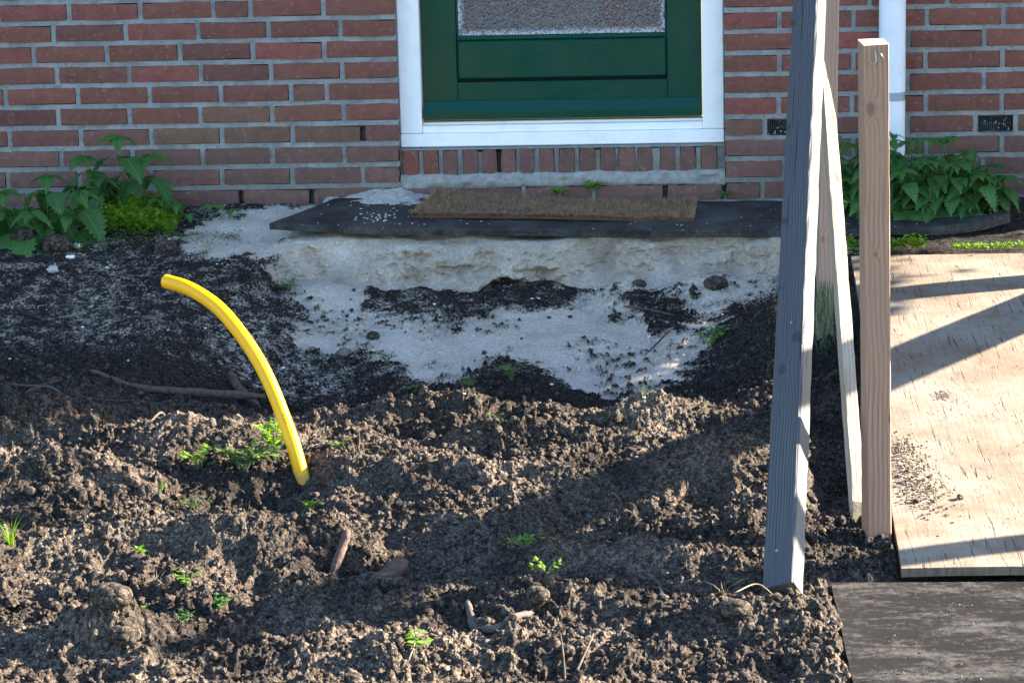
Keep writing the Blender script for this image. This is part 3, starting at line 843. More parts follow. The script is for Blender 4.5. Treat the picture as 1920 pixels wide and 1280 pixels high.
# the cement band is trowelled by hand: an uneven strip
nxb = 120; bx = np.linspace(OL + .0015, OR - .0015, nxb); prof = [(.060, .050), (.0605, .013), (.072, .010), (.084, .012), (.094, .016), (.103, .021), (.1045, .050)]
BV = []
for (bz, by) in prof:
    n_ = fbm(bx, bx * 0 + bz * 30, 9, 3, 200); m_ = fbm(bx, bx * 0 + bz * 40, 40, 2, 201)
    tilt_ = .010 * sstep(.25, -.34, bx) * (1 if bz < .07 else .2)
    BV.append(np.stack([bx, by + .009 * n_ + .004 * m_, bz + .007 * n_ + .003 * m_ - tilt_], 1))
hpart("cement_band", mesh_np("cement_band", np.concatenate(BV), grid_faces(len(prof), nxb), True), MAT['cement'])

# upper wall, side and back walls, roof: the body of the house
M_upper = NT("brickwork_far")
bt = M_upper.n("TexBrick", Scale=1.0); bt.inputs['Brick Width'].default_value = .222; bt.inputs['Row Height'].default_value = .0647; bt.inputs['Mortar Size'].default_value = .007
M_upper.t.links.new(M_upper.coord('Object', rot=(math.pi / 2, 0, 0)), bt.inputs[0])
bt.inputs['Color1'].default_value = (.20, .075, .056, 1); bt.inputs['Color2'].default_value = (.15, .06, .05, 1); bt.inputs['Mortar'].default_value = (.26, .26, .25, 1)
M_upper.p(Base_Color=bt.outputs[0], Roughness=.95)
HXL, HXR, HZ = -7.5, 2.75, 5.2
bm = bmesh.new()
bm_box(bm, (X0, 0.0, ZTOP + .001), (OL - .001, .30, 2.55)); bm_box(bm, (OR + .001, 0.0, ZTOP + .001), (X1, .30, 2.55))
bm_box(bm, (X0, 0.0, 2.551), (X1, .30, HZ)); bm_box(bm, (HXL, 0.0, -.12), (X0 - .001, .30, HZ)); bm_box(bm, (X1 + .001, 0.0, -.12), (HXR, .30, HZ))
bm_box(bm, (HXL, .301, -.12), (HXL + .3, 8, HZ)); bm_box(bm, (HXR - .3, .301, -.12), (HXR, 8, HZ)); bm_box(bm, (HXL, 8.001, -.12), (HXR, 8.3, HZ))
hpart("upper_wall", bm_mesh("upper_wall", bm), M_upper.m)
bm = bmesh.new()
rv = [bm.verts.new(p) for p in [(HXL - .3, -.35, HZ + .002), (HXR + .3, -.35, HZ + .002), (HXR + .3, 8.6, HZ + .002), (HXL - .3, 8.6, HZ + .002), (HXL - .3, 4.1, HZ + 3.2), (HXR + .3, 4.1, HZ + 3.2)]]
for f in ((0, 1, 5, 4), (2, 3, 4, 5), (0, 4, 3), (1, 2, 5), (3, 2, 1, 0)): bm.faces.new([rv[i] for i in f])
hpart("roof", bm_mesh("roof", bm), M_simple("roof_tile_red", (.10, .045, .035), (.14, .06, .045), 3, .8, .3))

# ---- door frame
FY = .05
frame = hpart("door_frame", box_mesh("door_frame", (OL + .0012, FY, .1825), (OR - .0022, FY + .11, .2235), .003), MAT['white'])
link("threshold", bm_mesh("threshold", (lambda b: (bm_box(b, (-.276, FY + .012, .2240), (.591, FY + .105, .2465), .002), bm_box(b, (-.276, FY + .030, .2468), (.591, FY + .045, .2560), .0015), b)[-1])(bmesh.new())), MAT['white'], frame)
for (xa, xb) in ((OL + .0012, -.2755), (.5905, OR - .0022)):
    link("jamb", box_mesh("jamb", (xa, FY + .0005, .2242), (xb, FY + .110, 2.45), .0035), MAT['white'], frame)
link("frame_head", box_mesh("frame_head", (OL + .0012, FY, 2.4505), (OR - .0022, FY + .11, 2.53), .003), MAT['white'], frame)
link("sill_gasket", box_mesh("sill_gasket", (OL + .003, FY + .022, .1808), (OR - .004, FY + .09, .1822)), MAT['black'], frame)
# ---- door leaf
DY = .088
DL, DR = -.2725, .5885
door = hpart("door", box_mesh("door", (DL, DY + .030, .262), (DR, DY + .042, 2.44)), MAT['green'])      # core behind rails and stiles
link("stile", box_mesh("stile", (DL, DY, .262), (-.1655, DY + .0295, 2.44), .002), MAT['green'], door)
link("stile", box_mesh("stile", (.4835, DY, .262), (DR, DY + .0295, 2.44), .002), MAT['green'], door)
link("bottom_rail", box_mesh("bottom_rail", (-.1652, DY + .0008, .262), (.4832, DY + .0293, .3765), .002), MAT['green'], door)
link("panel", box_mesh("panel", (-.1635, DY - .0010, .3845), (.4815, DY + .028, .5030), .006), MAT['green'], door)
link("glazing_bead", box_mesh("glazing_bead", (-.1648, DY + .002, .5045), (.4828, DY + .028, .5195), .004), MAT['green'], door)
link("glazing_bead", box_mesh("glazing_bead", (-.1648, DY + .004, .5205), (-.1588, DY + .028, 2.2), .002), MAT['green'], door)
link("glazing_bead", box_mesh("glazing_bead", (.4770, DY + .004, .5205), (.4828, DY + .028, 2.2), .002), MAT['green'], door)
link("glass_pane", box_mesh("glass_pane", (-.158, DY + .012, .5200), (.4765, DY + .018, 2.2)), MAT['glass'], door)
link("panel_shade_strip", box_mesh("panel_shade_strip", (-.1640, DY + .012, .3768), (.4820, DY + .0285, .3842)), MAT['black'], door)  # black strip puts the shadow line under the panel into colour
# sloping weatherboard along the foot of the door
wb = [(DY - .0005, .3215), (DY - .004, .3190), (DY - .031, .2870), (DY - .031, .2650), (DY - .0005, .2605)]
WV = [(x, y, z) for x in (-.2700, .5855) for (y, z) in wb]
link("weatherboard", mesh_np("weatherboard", WV, [[(4, 3, 8, 9), (3, 2, 7, 8), (2, 1, 6, 7), (1, 0, 5, 6)], [(0, 1, 2), (0, 2, 3), (0, 3, 4), (5, 7, 6), (5, 8, 7), (5, 9, 8)]]), MAT['green'], door)
link("draught_strip", box_mesh("draught_strip", (-.2725, DY - .016, .2588), (.5885, DY - .001, .2603)), MAT['brown_strip'], door)

# ---- vent grilles
def vent(x0, x1, z0, z1):
    g = Geo()
    bmv = bmesh.new()
    t = .003
    bm_box(bmv, (x0, .004, z0), (x1, .030, z0 + t)); bm_box(bmv, (x0, .004, z1 - t), (x1, .030, z1))
    bm_box(bmv, (x0, .004, z0 + t), (x0 + t, .030, z1 - t)); bm_box(bmv, (x1 - t, .004, z0 + t), (x1, .030, z1 - t))
    bm_box(bmv, (x0 + t, .034, z0 + t), (x1 - t, .040, z1 - t))
    v = hpart("vent_grille", bm_mesh("vent_grille", bmv), MAT['vent'])
    n = 16; bars = bmesh.new()
    for i in range(1, n):
        x = x0 + t + (x1 - x0 - 2 * t) * i / n
        bm_box(bars, (x - .0010, .007, z0 + t), (x + .0010, .026, z1 - t))
    bm_box(bars, (x0 + t, .0055, (z0 + z1) / 2 - .001), (x1 - t, .0068, (z0 + z1) / 2 + .001))
    link("bars", bm_mesh("bars", bars), MAT['vent'], v)
    d = Geo()
    for i in range(16):                                             # crumbs of mortar caught in the grille
        vv, tt = PR_S[i % 8]; r = rb.uniform(.0015, .0034)
        px_ = x0 + rb.random() * (x1 - x0); pz_ = z0 + t + (rb.random() ** 2.2) * (z1 - z0 - 2 * t)
        d.add(vv * r + (px_, .006, pz_), T=tt)
    link("mortar_crumbs", d.mesh("mortar_crumbs"), MAT['mortar'], v)['kind'] = 'stuff'
zb7 = ROW0 - PITCH * 6
vent(.790, .889, zb7 - .001, zb7 + .049)
vent(1.4215, 1.5275, zb7 - .001, zb7 + .0505)

# ---- drainpipe
PX, PY, PRr = 1.1575, -.060, .0398
def cyl(name, z0, z1, r, mat, parent, n=40):
    V, Q, T = tube_np([(PX, PY, z0), (PX, PY, z1)], r, n, cap=False); me = mesh_np(name, V, [Q, T], True)
    me.polygons.foreach_set("use_smooth", [p.loop_total == 4 for p in me.polygons]); return hpart(name, me, mat) if parent is None else link(name, me, mat, parent)
dp = cyl("drainpipe", .345, 5.1, PRr, MAT['pvc'], None)
cyl("pipe_joint", .3195, .3449, PRr - .0018, MAT['pvc_grey'], dp)
cyl("lower_pipe", -.10, .3194, PRr - .0003, MAT['pvc'], dp)
bmc = bmesh.new(); bm_box(bmc, (PX - .012, PY + PRr + .0005, 1.5), (PX + .012, -.002, 1.53)); link("pipe_clip", bm_mesh("pipe_clip", bmc), MAT['pvc_grey'], dp)
# ------------------------------------------------------------------ mats in front of the door
def surf_interp(pts, x):
    xs = [p[0] for p in pts]
    return np.interp(x, xs, [p[1] for p in pts]), np.interp(x, xs, [p[2] for p in pts])
RF = [(-0.6924, -0.4, 0.0273), (-0.5364, -0.44, 0.0258), (-0.3768, -0.46, 0.0208), (0.031, -0.485, 0.0149), (0.4025, -0.49, 0.0059), (0.8022, -0.49, 0.0003), (1.0175, -0.47, -0.002), (1.2484, -0.45, 0.0006), (1.403, -0.43, 0.0136), (1.4738, -0.41, 0.0299)]
RB = [(-0.539, -0.07, 0.0463), (-0.3241, -0.05, 0.0431), (0.0039, -0.05, 0.030), (0.3956, -0.05, 0.022), (0.8173, -0.05, 0.0162), (1.042, -0.07, 0.010), (1.2799, -0.1, 0.004), (1.4687, -0.12, 0.0077)]
def mat_top(u, v):
    """u along the mat 0..1, v 0 front .. 1 back"""
    xf = -0.6924 + u * (1.4738 + .6924); xb = -0.539 + u * (1.4687 + .539)
    yf, zf = surf_interp(RF, xf); yb, zb_ = surf_interp(RB, xb)
    x = xf + (xb - xf) * v; y = yf + (yb - yf) * v
    z = zf + (zb_ - zf) * v + .004 * fbm(x, y, 5, 3, 301) + .007 * np.exp(-((u - .06) / .05) ** 2) * (1 - v) * 0
    return x, y, z
nu, nv = 180, 26
uu, vv = np.meshgrid(np.linspace(0, 1, nu), np.linspace(0, 1, nv))
mx, my, mz = mat_top(uu, vv)
MXC, MYC, MZC = .39, -.27, .0
top = np.stack([mx - MXC, my - MYC, mz - MZC], -1)
thick = .010 + .009 * np.exp(-(vv / .06) ** 2) + .008 * sstep(.8, .95, uu) * np.exp(-(vv / .10) ** 2)
bot = top - np.stack([thick * 0, thick * 0, thick], -1)
bot[0, :, 1] += .004
n0 = nu * nv
ring = [(j, i) for i, j in [(i, 0) for i in range(nu)] + [(nu - 1, j) for j in range(1, nv)] + [(i, nv - 1) for i in range(nu - 2, -1, -1)] + [(0, j) for j in range(nv - 2, 0, -1)]]
rid = [j * nu + i for j, i in ring]
side = [(rid[(k + 1) % len(rid)], rid[k], rid[k] + n0, rid[(k + 1) % len(rid)] + n0) for k in range(len(rid))]
rub_me = mesh_np("rubber_mat", np.concatenate([top.reshape(-1, 3), bot.reshape(-1, 3)]), [np.concatenate([grid_faces(nv, nu), grid_faces(nv, nu, n0)[:, ::-1], np.array(side)])], False)
rub_me.polygons.foreach_set("use_smooth", [i < (nv - 1) * (nu - 1) for i in range(len(rub_me.polygons))])
rubber = link("rubber_mat", rub_me, MAT['rubber'], None, (MXC, MYC, MZC))
tag(rubber, "long black rubber mat with sand on it lying below the door, right end curled up", "rubber mat")

# sand spilled over the mat's back corner and small crumbs
sp = Geo(); r2 = np.random.RandomState(3)
for i in range(230):
    u, v = r2.rand(), r2.rand() ** 1.4
    if r2.rand() < .55: u = np.clip(r2.normal(.16, .05), .03, .4); v = np.clip(r2.normal(.75, .25), .05, .98)
    x, y, z = [float(q) for q in mat_top(np.array(u), np.array(v))]
    vv_, tt = PR_S[i % 8]; r = r2.uniform(.0010, .0026)
    if 200 < i < 312: x, y, z = [float(q) for q in mat_top(np.array(.125 + r2.normal(0, .012)), np.array(.32 + r2.normal(0, .07)))]; r = r2.uniform(.002, .0045)
    sp.add(vv_ * r * np.array([1.2, 1.2, .7]) + (x - MXC, y - MYC, z + r * .3 - MZC), T=tt)
sand_m = M_simple("spilled_sand", (.25, .23, .20), (.42, .385, .34), 200, 1, .4)
tag(link("sand_crumbs", sp.mesh("sand_crumbs"), sand_m, rubber), None, None, kind='stuff')
# sand heap on the mat's back left corner against the wall
hn, hm = 70, 34
hu, hv = np.meshgrid(np.linspace(-.575, -.20, hn), np.linspace(-.27, .004, hm))
hh = .034 * np.exp(-((hu + .375) / .125) ** 2) * sstep(-.27, .02, hv) + .010 * fbm(hu, hv, 22, 4, 310) + .004 * fbm(hu, hv, 70, 2, 311) - .012
um = np.clip((hu + .6) / 2.1, 0, 1); vm = np.clip((hv + .43) / .38, 0, 1)
_, _, hb = mat_top(um, vm)
heap = link("sand_heap", mesh_np("sand_heap", np.stack([hu + .385, hv + .1, hb + hh - .04], -1).reshape(-1, 3), grid_faces(hm, hn), False), sand_m, None, (-.385, -.1, .04))
tag(heap, "loose grey sand spilled over the back corner of the rubber mat", None, kind='stuff')

# coir doormat
CB = [(-0.2231, -0.028, 0.072), (-.15, -.03, .056), (0.0689, -0.04, 0.041), (.3, -.04, .033), (0.5711, -0.04, 0.026)]
CF = [(-0.2795, -0.33, 0.0412), (0.0858, -0.345, 0.0353), (.3, -.35, .028), (0.5572, -0.35, 0.0199)]
def coir_top(u, v):
    xf = -.2795 + u * .8367; xb = -.2231 + u * .7942
    yf, zf = surf_interp(CF, xf); yb, zb_ = surf_interp(CB, xb)
    return xf + (xb - xf) * v, yf + (yb - yf) * v, np.maximum(zf + (zb_ - zf) * v, 0) + .004 * np.sin(u * 7) * v
CC = np.array([.15, -.19, .03])
doormat = thing("doormat", "worn brown coir doormat on the black rubber mat below the door", "doormat", tuple(CC))
nu2, nv2 = 60, 20
uu, vv = np.meshgrid(np.linspace(0, 1, nu2), np.linspace(0, 1, nv2))
cx_, cy_, cz_ = coir_top(uu, vv)
t2 = np.stack([cx_, cy_, cz_ - .006], -1) - CC; b2 = t2 - np.array([0, 0, .007]); n1 = nu2 * nv2
ring = [j * nu2 + i for i, j in [(i, 0) for i in range(nu2)] + [(nu2 - 1, j) for j in range(1, nv2)] + [(i, nv2 - 1) for i in range(nu2 - 2, -1, -1)] + [(0, j) for j in range(nv2 - 2, 0, -1)]]
side = [(ring[(k + 1) % len(ring)], ring[k], ring[k] + n1, ring[(k + 1) % len(ring)] + n1) for k in range(len(ring))]
link("backing", mesh_np("backing", np.concatenate([t2.reshape(-1, 3), b2.reshape(-1, 3)]), [np.concatenate([grid_faces(nv2, nu2), grid_faces(nv2, nu2, n1)[:, ::-1], np.array(side)])]), MAT['coir_back'], doormat)
NB = 26000
r3 = np.random.RandomState(8)
bu, bv = r3.rand(NB), r3.rand(NB)
e = r3.rand(NB); bv[e < .22] = r3.rand((e < .22).sum()) * .02; bu[(e > .22) & (e < .26)] *= .015; bu[(e > .26) & (e < .30)] = 1 - bu[(e > .26) & (e < .30)] * .015
bx_, by_, bz_ = coir_top(bu, bv)
bx_ = bx_ - CC[0]; by_ = by_ - CC[1]; bz_ = bz_ - CC[2] - .006
lean = r3.normal(0, .45, (NB, 2)); lean[:, 1] -= .35 * (bv < .02) * 2
ln = r3.uniform(.007, .017, NB) * (.55 + .45 * sstep(.25, .8, fbm(bx_, by_, 7, 3, 320) + .6))
tip = np.stack([bx_ + lean[:, 0] * ln, by_ + lean[:, 1] * ln, bz_ + ln], 1)
an = r3.uniform(0, np.pi, NB); wd = .0007
a_ = np.stack([bx_ + np.cos(an) * wd, by_ + np.sin(an) * wd, bz_ - .001], 1); c_ = np.stack([bx_ - np.cos(an) * wd, by_ - np.sin(an) * wd, bz_ - .001], 1)
bv_ = np.stack([a_, c_, tip], 1).reshape(-1, 3)
tag(link("bristles", mesh_np("bristles", bv_, np.arange(NB * 3).reshape(-1, 3)), MAT['coir'], doormat), None, None, kind='stuff')

# ------------------------------------------------------------------ timber
def timber(name, p0, p1, w, d, phi, mat, label, cat, seed=0, chamfer=.002, wedge=0., jitter=.0006, top_slant=0., endmat=None, top_taper=0.):
    """sawn timber from p0 to p1; local z runs along it, local -y is the side towards the camera"""
    p0, p1 = Vector(p0), Vector(p1)
    t = (p1 - p0); L = t.length; t.normalize()
    e1 = t.cross(Vector((0, 0, 1))); e1 = Vector((1, 0, 0)) if e1.length < .05 else e1.normalized()
    if e1.x < 0 and e1.length: e1 = -e1
    e1 = (e1 - t * e1.dot(t)).normalized()
    e2 = t.cross(e1); c, s = math.cos(phi), math.sin(phi)
    M = Matrix.Identity(4)
    for i in range(3):
        M[i][0] = c * e1[i] + s * e2[i]; M[i][1] = -s * e1[i] + c * e2[i]; M[i][2] = t[i]; M[i][3] = p0[i]
    ch = chamfer
    sec = [(-w / 2 + ch, -d / 2), (0, -d / 2), (w / 2 - ch, -d / 2), (w / 2, -d / 2 + ch), (w / 2, 0), (w / 2, d / 2 - ch), (w / 2 - ch, d / 2), (0, d / 2), (-w / 2 + ch, d / 2), (-w / 2, d / 2 - ch), (-w / 2, 0), (-w / 2, -d / 2 + ch)]
    m = len(sec); nz = max(6, int(L / .04)); rr = random.Random(seed)
    zs = [L * i / nz for i in range(nz + 1)]
    if wedge: zs = [0, wedge * .5, wedge] + [z for z in zs if z > wedge + .01]
    V = []
    for k, z in enumerate(zs):
        for (x, y) in sec:
            yy = y
            if wedge and z < wedge: yy = max(y, -d / 2 + (d * .85) * (1 - z / wedge))
            j = jitter * (1 if 0 < k < len(zs) - 1 else .5)
            zz = z
            if k == len(zs) - 1: zz += top_slant * (y + d / 2) + rr.uniform(-.0008, .0008)
            if top_taper and z > L - top_taper: x = min(x, w / 2 - w * .9 * (z - L + top_taper) / top_taper)
            V.append((x + rr.uniform(-j, j), yy + rr.uniform(-j, j), zz))
    Q = [(k * m + i, k * m + (i + 1) % m, (k + 1) * m + (i + 1) % m, (k + 1) * m + i) for k in range(len(zs) - 1) for i in range(m)]
    V.append((0, sum(V[i][1] for i in range(m)) / m, 0)); V.append((0, 0, L + top_slant * d / 2))
    b0 = len(V) - 2; o = (len(zs) - 1) * m
    T = [(b0, (i + 1) % m, i) for i in range(m)] + [(b0 + 1, o + i, o + (i + 1) % m) for i in range(m)]
    me = mesh_np(name, V, [Q, T]); ob = link(name, me, mat); ob.matrix_world = M
    if endmat:
        me.materials.append(endmat)
        me.polygons.foreach_set("material_index", [1 if p.loop_total == 3 else 0 for p in me.polygons])
        if wedge: me.polygons.foreach_set("material_index", [1 if p.loop_total == 3 or (p.index < 2 * m and p.index % m in (0, 1, 2, 11)) else 0 for p in me.polygons])
    tag(ob, label, cat); return ob

W_GREY = wood("grey_weathered_timber", (.082, .082, .082), (.014, .014, .015), (40, 40, 1.5), (.050, .051, .055), [(-.024, -.024, 1.00, .007), (-.030, -.024, .80, .006), (.016, -.024, .64, .011), (-.012, -.024, .56, .010), (-.026, -.024, 1.30, .007), (-.026, -.024, 1.66, .007)], .85, .72, .40, 30., .8)
W_STAKE = wood("fresh_sawn_fir", (.33, .192, .12), (.14, .066, .039), (45, 45, 1.2), (.28, .165, .102), [(-.012, -.025, .945, .0095), (.024, -.025, .33, .006), (-.004, -.025, .66, .004)], .75, .75, .35, 20., .12)
W_LATH = wood("pale_lath", (.27, .21, .145), (.15, .11, .072), (70, 70, 1.5), (.29, .26, .20), [(.004, -.012, .93, .008)], .35, .8, .5, 22., .3)
W_BROWN = wood("brown_stake_wood", (.33, .215, .155), (.20, .115, .075), (45, 45, 1.2), (.25, .17, .13), [(-.006, -.025, .13, .008), (-.012, -.025, .32, .007)], .6, .8, .35, 20., .1)
M_END = M_simple("end_grain", (.48, .33, .19), (.66, .48, .30), 130, .9, .6)
M_MOSS = M_simple("mossy_end", (.045, .045, .028), (.12, .10, .065), 60, .95, .7)
M_STEEL = NT("bright_steel"); M_STEEL.p(Base_Color=(.40, .40, .40), Metallic=.9, Roughness=.35); M_STEEL = M_STEEL.m

bdir = (Vector((.8448, -1.6636, .9)) - Vector((.7131, -3.2866, -.18)))
b0 = Vector((.7131, -3.2866, -.18)); b1 = b0 + bdir * 2.0
b0 = b0 + bdir.normalized() * -.004
beam = timber("timber_beam", b0, b1, .0657, .0472, -.4062, W_GREY, "thick grey weathered timber leaning back against the house, one side lit white by the sun", "timber", 1, .004, 0, .0009, endmat=M_MOSS)
def nail(parent, x, z, d=.0472, r=.0034):
    V, Q, T = tube_np([(x, -d / 2 + .001, z), (x, -d / 2 - .0012, z)], r, 10); link("nail_head", mesh_np("nail_head", V, [Q, T]), M_STEEL, parent)
nail(beam, -.004, .085); nail(beam, .004, .685)

stake = timber("square_stake", (.9138, -2.9434, -.26), (.9022, -2.9434, .8075), .0495, .0495, .165, W_STAKE, "square new softwood stake with a fresh sawn top standing between the lath and the plywood", "stake", 2, .0015, 0, .0005, .13, M_END)
# splinters and a bent staple at the sawn top
sg2 = Geo(); r4 = random.Random(4)
for i in range(46):
    x = r4.uniform(-.025, .025); side = r4.random() < .6
    px_, py_ = (x, -.0247) if side else (.0248, r4.uniform(-.025, .025))
    l = r4.uniform(.002, .006)
    p = Vector((px_, py_, 1.0690)); dv = Vector((r4.uniform(-.5, .5) + (0 if side else .7), r4.uniform(-.5, .5) - (.7 if side else 0), r4.uniform(-.4, .8))) * l
    w_ = Vector((.0006, .0004, 0))
    sg2.add([p - w_, p + w_, p + dv], T=[(0, 1, 2)])
link("splinters", sg2.mesh("splinters"), M_END, stake)['kind'] = 'stuff'
pts = [(-.004, -.0252, 1.056), (-.002, -.0268, 1.050), (.000, -.0270, 1.038), (-.004, -.0268, 1.032), (-.010, -.0262, 1.031), (-.012, -.0262, 1.036)]
V, Q, T = tube_np(pts, .0011, 6); link("staple", mesh_np("staple", V, [Q, T], True), M_STEEL, stake)
pts = [(.006, -.0256, 1.055), (.010, -.0265, 1.047), (.013, -.0262, 1.040)]
V, Q, T = tube_np(pts, .001, 6); link("staple", mesh_np("staple", V, [Q, T], True), M_STEEL, stake)

l0 = Vector((.8852, -2.8362, -.2)); l1 = Vector((.8631, -1.9461, .62)); ld = (l1 - l0).normalized()
lath = timber("wooden_lath", l0 - ld * .02, l0 + ld * 1.285, .0279, .0239, .30, W_LATH, "slim pale rough sawn lath with a cut point leaning behind the thick grey timber", "lath", 3, .0012, .085, .0008, endmat=M_MOSS, top_taper=.20)
fz = Geo()
for i in range(60):                                                # torn fibres on the sawn edge
    z = r4.uniform(.15, 1.2); p = Vector((.0138, -.0115, z)); l = r4.uniform(.002, .007) * (2.6 if r4.random() < .06 else 1)
    dv = Vector((r4.uniform(.3, 1), r4.uniform(-.6, .2), r4.uniform(-1.0, .3))) * l; w_ = Vector((0, .0004, .0005))
    fz.add([p - w_, p + w_, p + dv], T=[(0, 1, 2)])
link("splinters", fz.mesh("splinters"), W_LATH, lath)['kind'] = 'stuff'

brown = timber("square_stake", (.8995, -1.144, -.22), (.9196, -1.144, 1.05), .0420, .0450, .10, W_BROWN, "brown square stake standing in the soil behind the leaning lath", "stake", 5, .0015, 0, .0005, 0, M_END)

# more stakes and a leaning plank of the same fence-building work, right of the picture; their shadows cross the plywood
timber("wooden_post", (2.30, -.735, -.2), (2.30, -.735, 1.35), .115, .10, 0, W_BROWN, "thick wooden post right of the plywood near the house", "post", 6)
timber("scaffold_plank", (1.845, -.65, -.07), (2.70, -2.62, 1.06), .20, .032, -.15, W_GREY, "grey scaffold plank propped up on the right of the plywood", "plank", 8)
timber("wooden_post", (2.67, -2.55, -.25), (2.67, -2.55, .985), .075, .07, 0, W_STAKE, "wooden post carrying the raised end of the scaffold plank", "post", 9)

# ------------------------------------------------------------------ sheets on the ground
def sheet(name, corners, th, mat, edge_mat, label, cat, nx=24, ny=48, sag=.004, seed=0, rough_edge=.0015):
    """corners: near left, near right, far right, far left (top face, world)"""
    A, B, Cc, D = [Vector(c) for c in corners]
    o = (A + B + Cc + D) / 4
    ex = (B - A).normalized(); ey = (D - A); ey = (ey - ex * ey.dot(ex)).normalized(); ez = ex.cross(ey)
    M = Matrix((( *[ex[0], ey[0], ez[0]], o[0]), ( *[ex[1], ey[1], ez[1]], o[1]), ( *[ex[2], ey[2], ez[2]], o[2]), (0, 0, 0, 1)))
    Mi = M.inverted()
    a, b, c_, d_ = [Mi @ q for q in (A, B, Cc, D)]
    u, v = np.meshgrid(np.linspace(0, 1, nx), np.linspace(0, 1, ny))
    def bil(i): return (a[i] * (1 - u) + b[i] * u) * (1 - v) + (d_[i] * (1 - u) + c_[i] * u) * v
    x, y, z = bil(0), bil(1), bil(2)
    z = z + sag * fbm(x, y, 1.1, 2, 400 + seed)
    rr = np.random.RandomState(seed)
    x[:, 0] += rr.uniform(-rough_edge, rough_edge, ny); y[0, :] += rr.uniform(-rough_edge, rough_edge, nx)
    top = np.stack([x, y, z], -1); bot = top - np.array([0, 0, th]); n = nx * ny
    ring = [j * nx + i for i, j in [(i, 0) for i in range(nx)] + [(nx - 1, j) for j in range(1, ny)] + [(i, ny - 1) for i in range(nx - 2, -1, -1)] + [(0, j) for j in range(ny - 2, 0, -1)]]
    side = [(ring[(k + 1) % len(ring)], ring[k], ring[k] + n, ring[(k + 1) % len(ring)] + n) for k in range(len(ring))]
    f = np.concatenate([grid_faces(ny, nx), grid_faces(ny, nx, n)[:, ::-1], np.array(side)])
    me = mesh_np(name, np.concatenate([top.reshape(-1, 3), bot.reshape(-1, 3)]), [f])
    me.materials.append(mat); me.materials.append(edge_mat)
    nf = 2 * (nx - 1) * (ny - 1)
    me.polygons.foreach_set("material_index", [0 if i < nf else 1 for i in range(len(f))])
    ob = link(name, me); ob.matrix_world = M; tag(ob, label, cat)
    def at(x, y):                                                  # height of the top face above world x, y
        q = Mi @ Vector((x, y, o.z)); w = M @ Vector((q.x, q.y, 0)); return w.z
    return ob, at
ply, ply_z = sheet("plywood_sheet", [(.9445, -3.165, -.178), (2.164, -3.145, -.180), (2.216, -.70, -.035), (.998, -.715, -.030)], .018, M_ply(), M_ply_edge(), "large pale weathered plywood sheet lying in the sun beside the stakes", "plywood sheet", sag=.010)
dark, dark_z = sheet("dark_board", [(.822, -4.30, -.186), (2.00, -4.30, -.186), (2.02, -3.205, -.193), (.8085, -3.200, -.190)], .012, M_dark_board(), MAT['black'], "dark brown scratched board with sand dust lying at the bottom right corner", "board", 24, 30, .004, 3)

# soil spilled on the plywood and on the dark board
hs = Geo()
for i in range(900):
    k = r2.rand()
    if k < .62: x, y = r2.normal(1.012, .030), r2.normal(-2.62, .13); x += (y + 2.62) * -.10
    elif k < .74: x, y = r2.normal(1.01, .018), r2.normal(-2.42, .03)
    elif k < .80: x, y = r2.normal(1.13, .01), r2.normal(-2.05, .02)
    else: x, y = r2.uniform(.97, 1.45), r2.uniform(-3.1, -.9)
    if x < .95: continue
    v, t = PR_S[i % 8]; r = r2.uniform(.0008, .0028) if k < .74 else r2.uniform(.0007, .0018)
    if r2.rand() < .02 and k < .6: r *= 2.6
    hs.add(v * r * np.array([1.2, 1.2, .75]) + (x, y, ply_z(x, y) + .004 + r * .2), T=t)
for i in range(420):
    x, y = r2.uniform(.825, 1.4), r2.uniform(-3.9, -3.23)
    if r2.rand() > .25 + .9 * float(fbm(np.array(x), np.array(y), 5, 2, 330)): continue
    v, t = PR_S[i % 8]; r = r2.uniform(.0007, .0022)
    if r2.rand() < .04: r *= 2.2
    hs.add(v * r * np.array([1.3, 1.3, .7]) + (x, y, dark_z(x, y) + .002 + r * .2), T=t)
me = hs.mesh("soil_crumbs"); so = link("soil_crumbs", me, MAT['soil'])
at = me.attributes.new("dry", 'FLOAT', 'POINT'); at.data.foreach_set("value", np.full(len(me.vertices), .85, dtype=np.float32))
me.attributes.new("sand", 'FLOAT', 'POINT')
tag(so, "crumbs of soil spilled on the plywood and the dark board", None, kind='stuff')

# ------------------------------------------------------------------ yellow conduit
YP = [(-0.6567, -2.15, 0.204), (-0.5953, -2.19, 0.1938), (-0.5285, -2.23, 0.1615), (-0.4753, -2.27, 0.1151), (-0.4307, -2.3, 0.0585), (-0.396, -2.33, 0.0011), (-0.3655, -2.36, -0.0656), (-0.3419, -2.39, -0.1195), (-0.3247, -2.41, -0.1758), (-0.316, -2.415, -0.22), (-0.312, -2.42, -0.34)]
def catmull(P, n=8):
    P = [Vector(p) for p in P]; out = []
    Q = [P[0] * 2 - P[1]] + P + [P[-1] * 2 - P[-2]]
    for i in range(1, len(Q) - 2):
        for k in range(n):
            t = k / n; a, b, c, d = Q[i - 1:i + 3]
            out.append(.5 * ((2 * b) + (c - a) * t + (2 * a - 5 * b + 4 * c - d) * t * t + (3 * b - a - 3 * c + d) * t ** 3))
    out.append(P[-1]); return out
path = catmull(YP, 7); yo = Vector(YP[8])
path = [p - yo for p in path]
k = NT("yellow_pe_pipe"); nn = k.noise(k.coord('Object'), 30, 5, .7); zz = k.n("SeparateXYZ"); k.t.links.new(k.n("TexCoord").outputs['Object'], zz.inputs[0])
mud = k.ramp(k.math('ADD', k.math('MULTIPLY', zz.outputs['Z'], -14.), k.math('MULTIPLY', k.noise(k.coord('Object'), 120, 4, .7), .9)), [(.42, 0.), (.62, 1.)])
mud = k.math('MULTIPLY', mud, 1.)
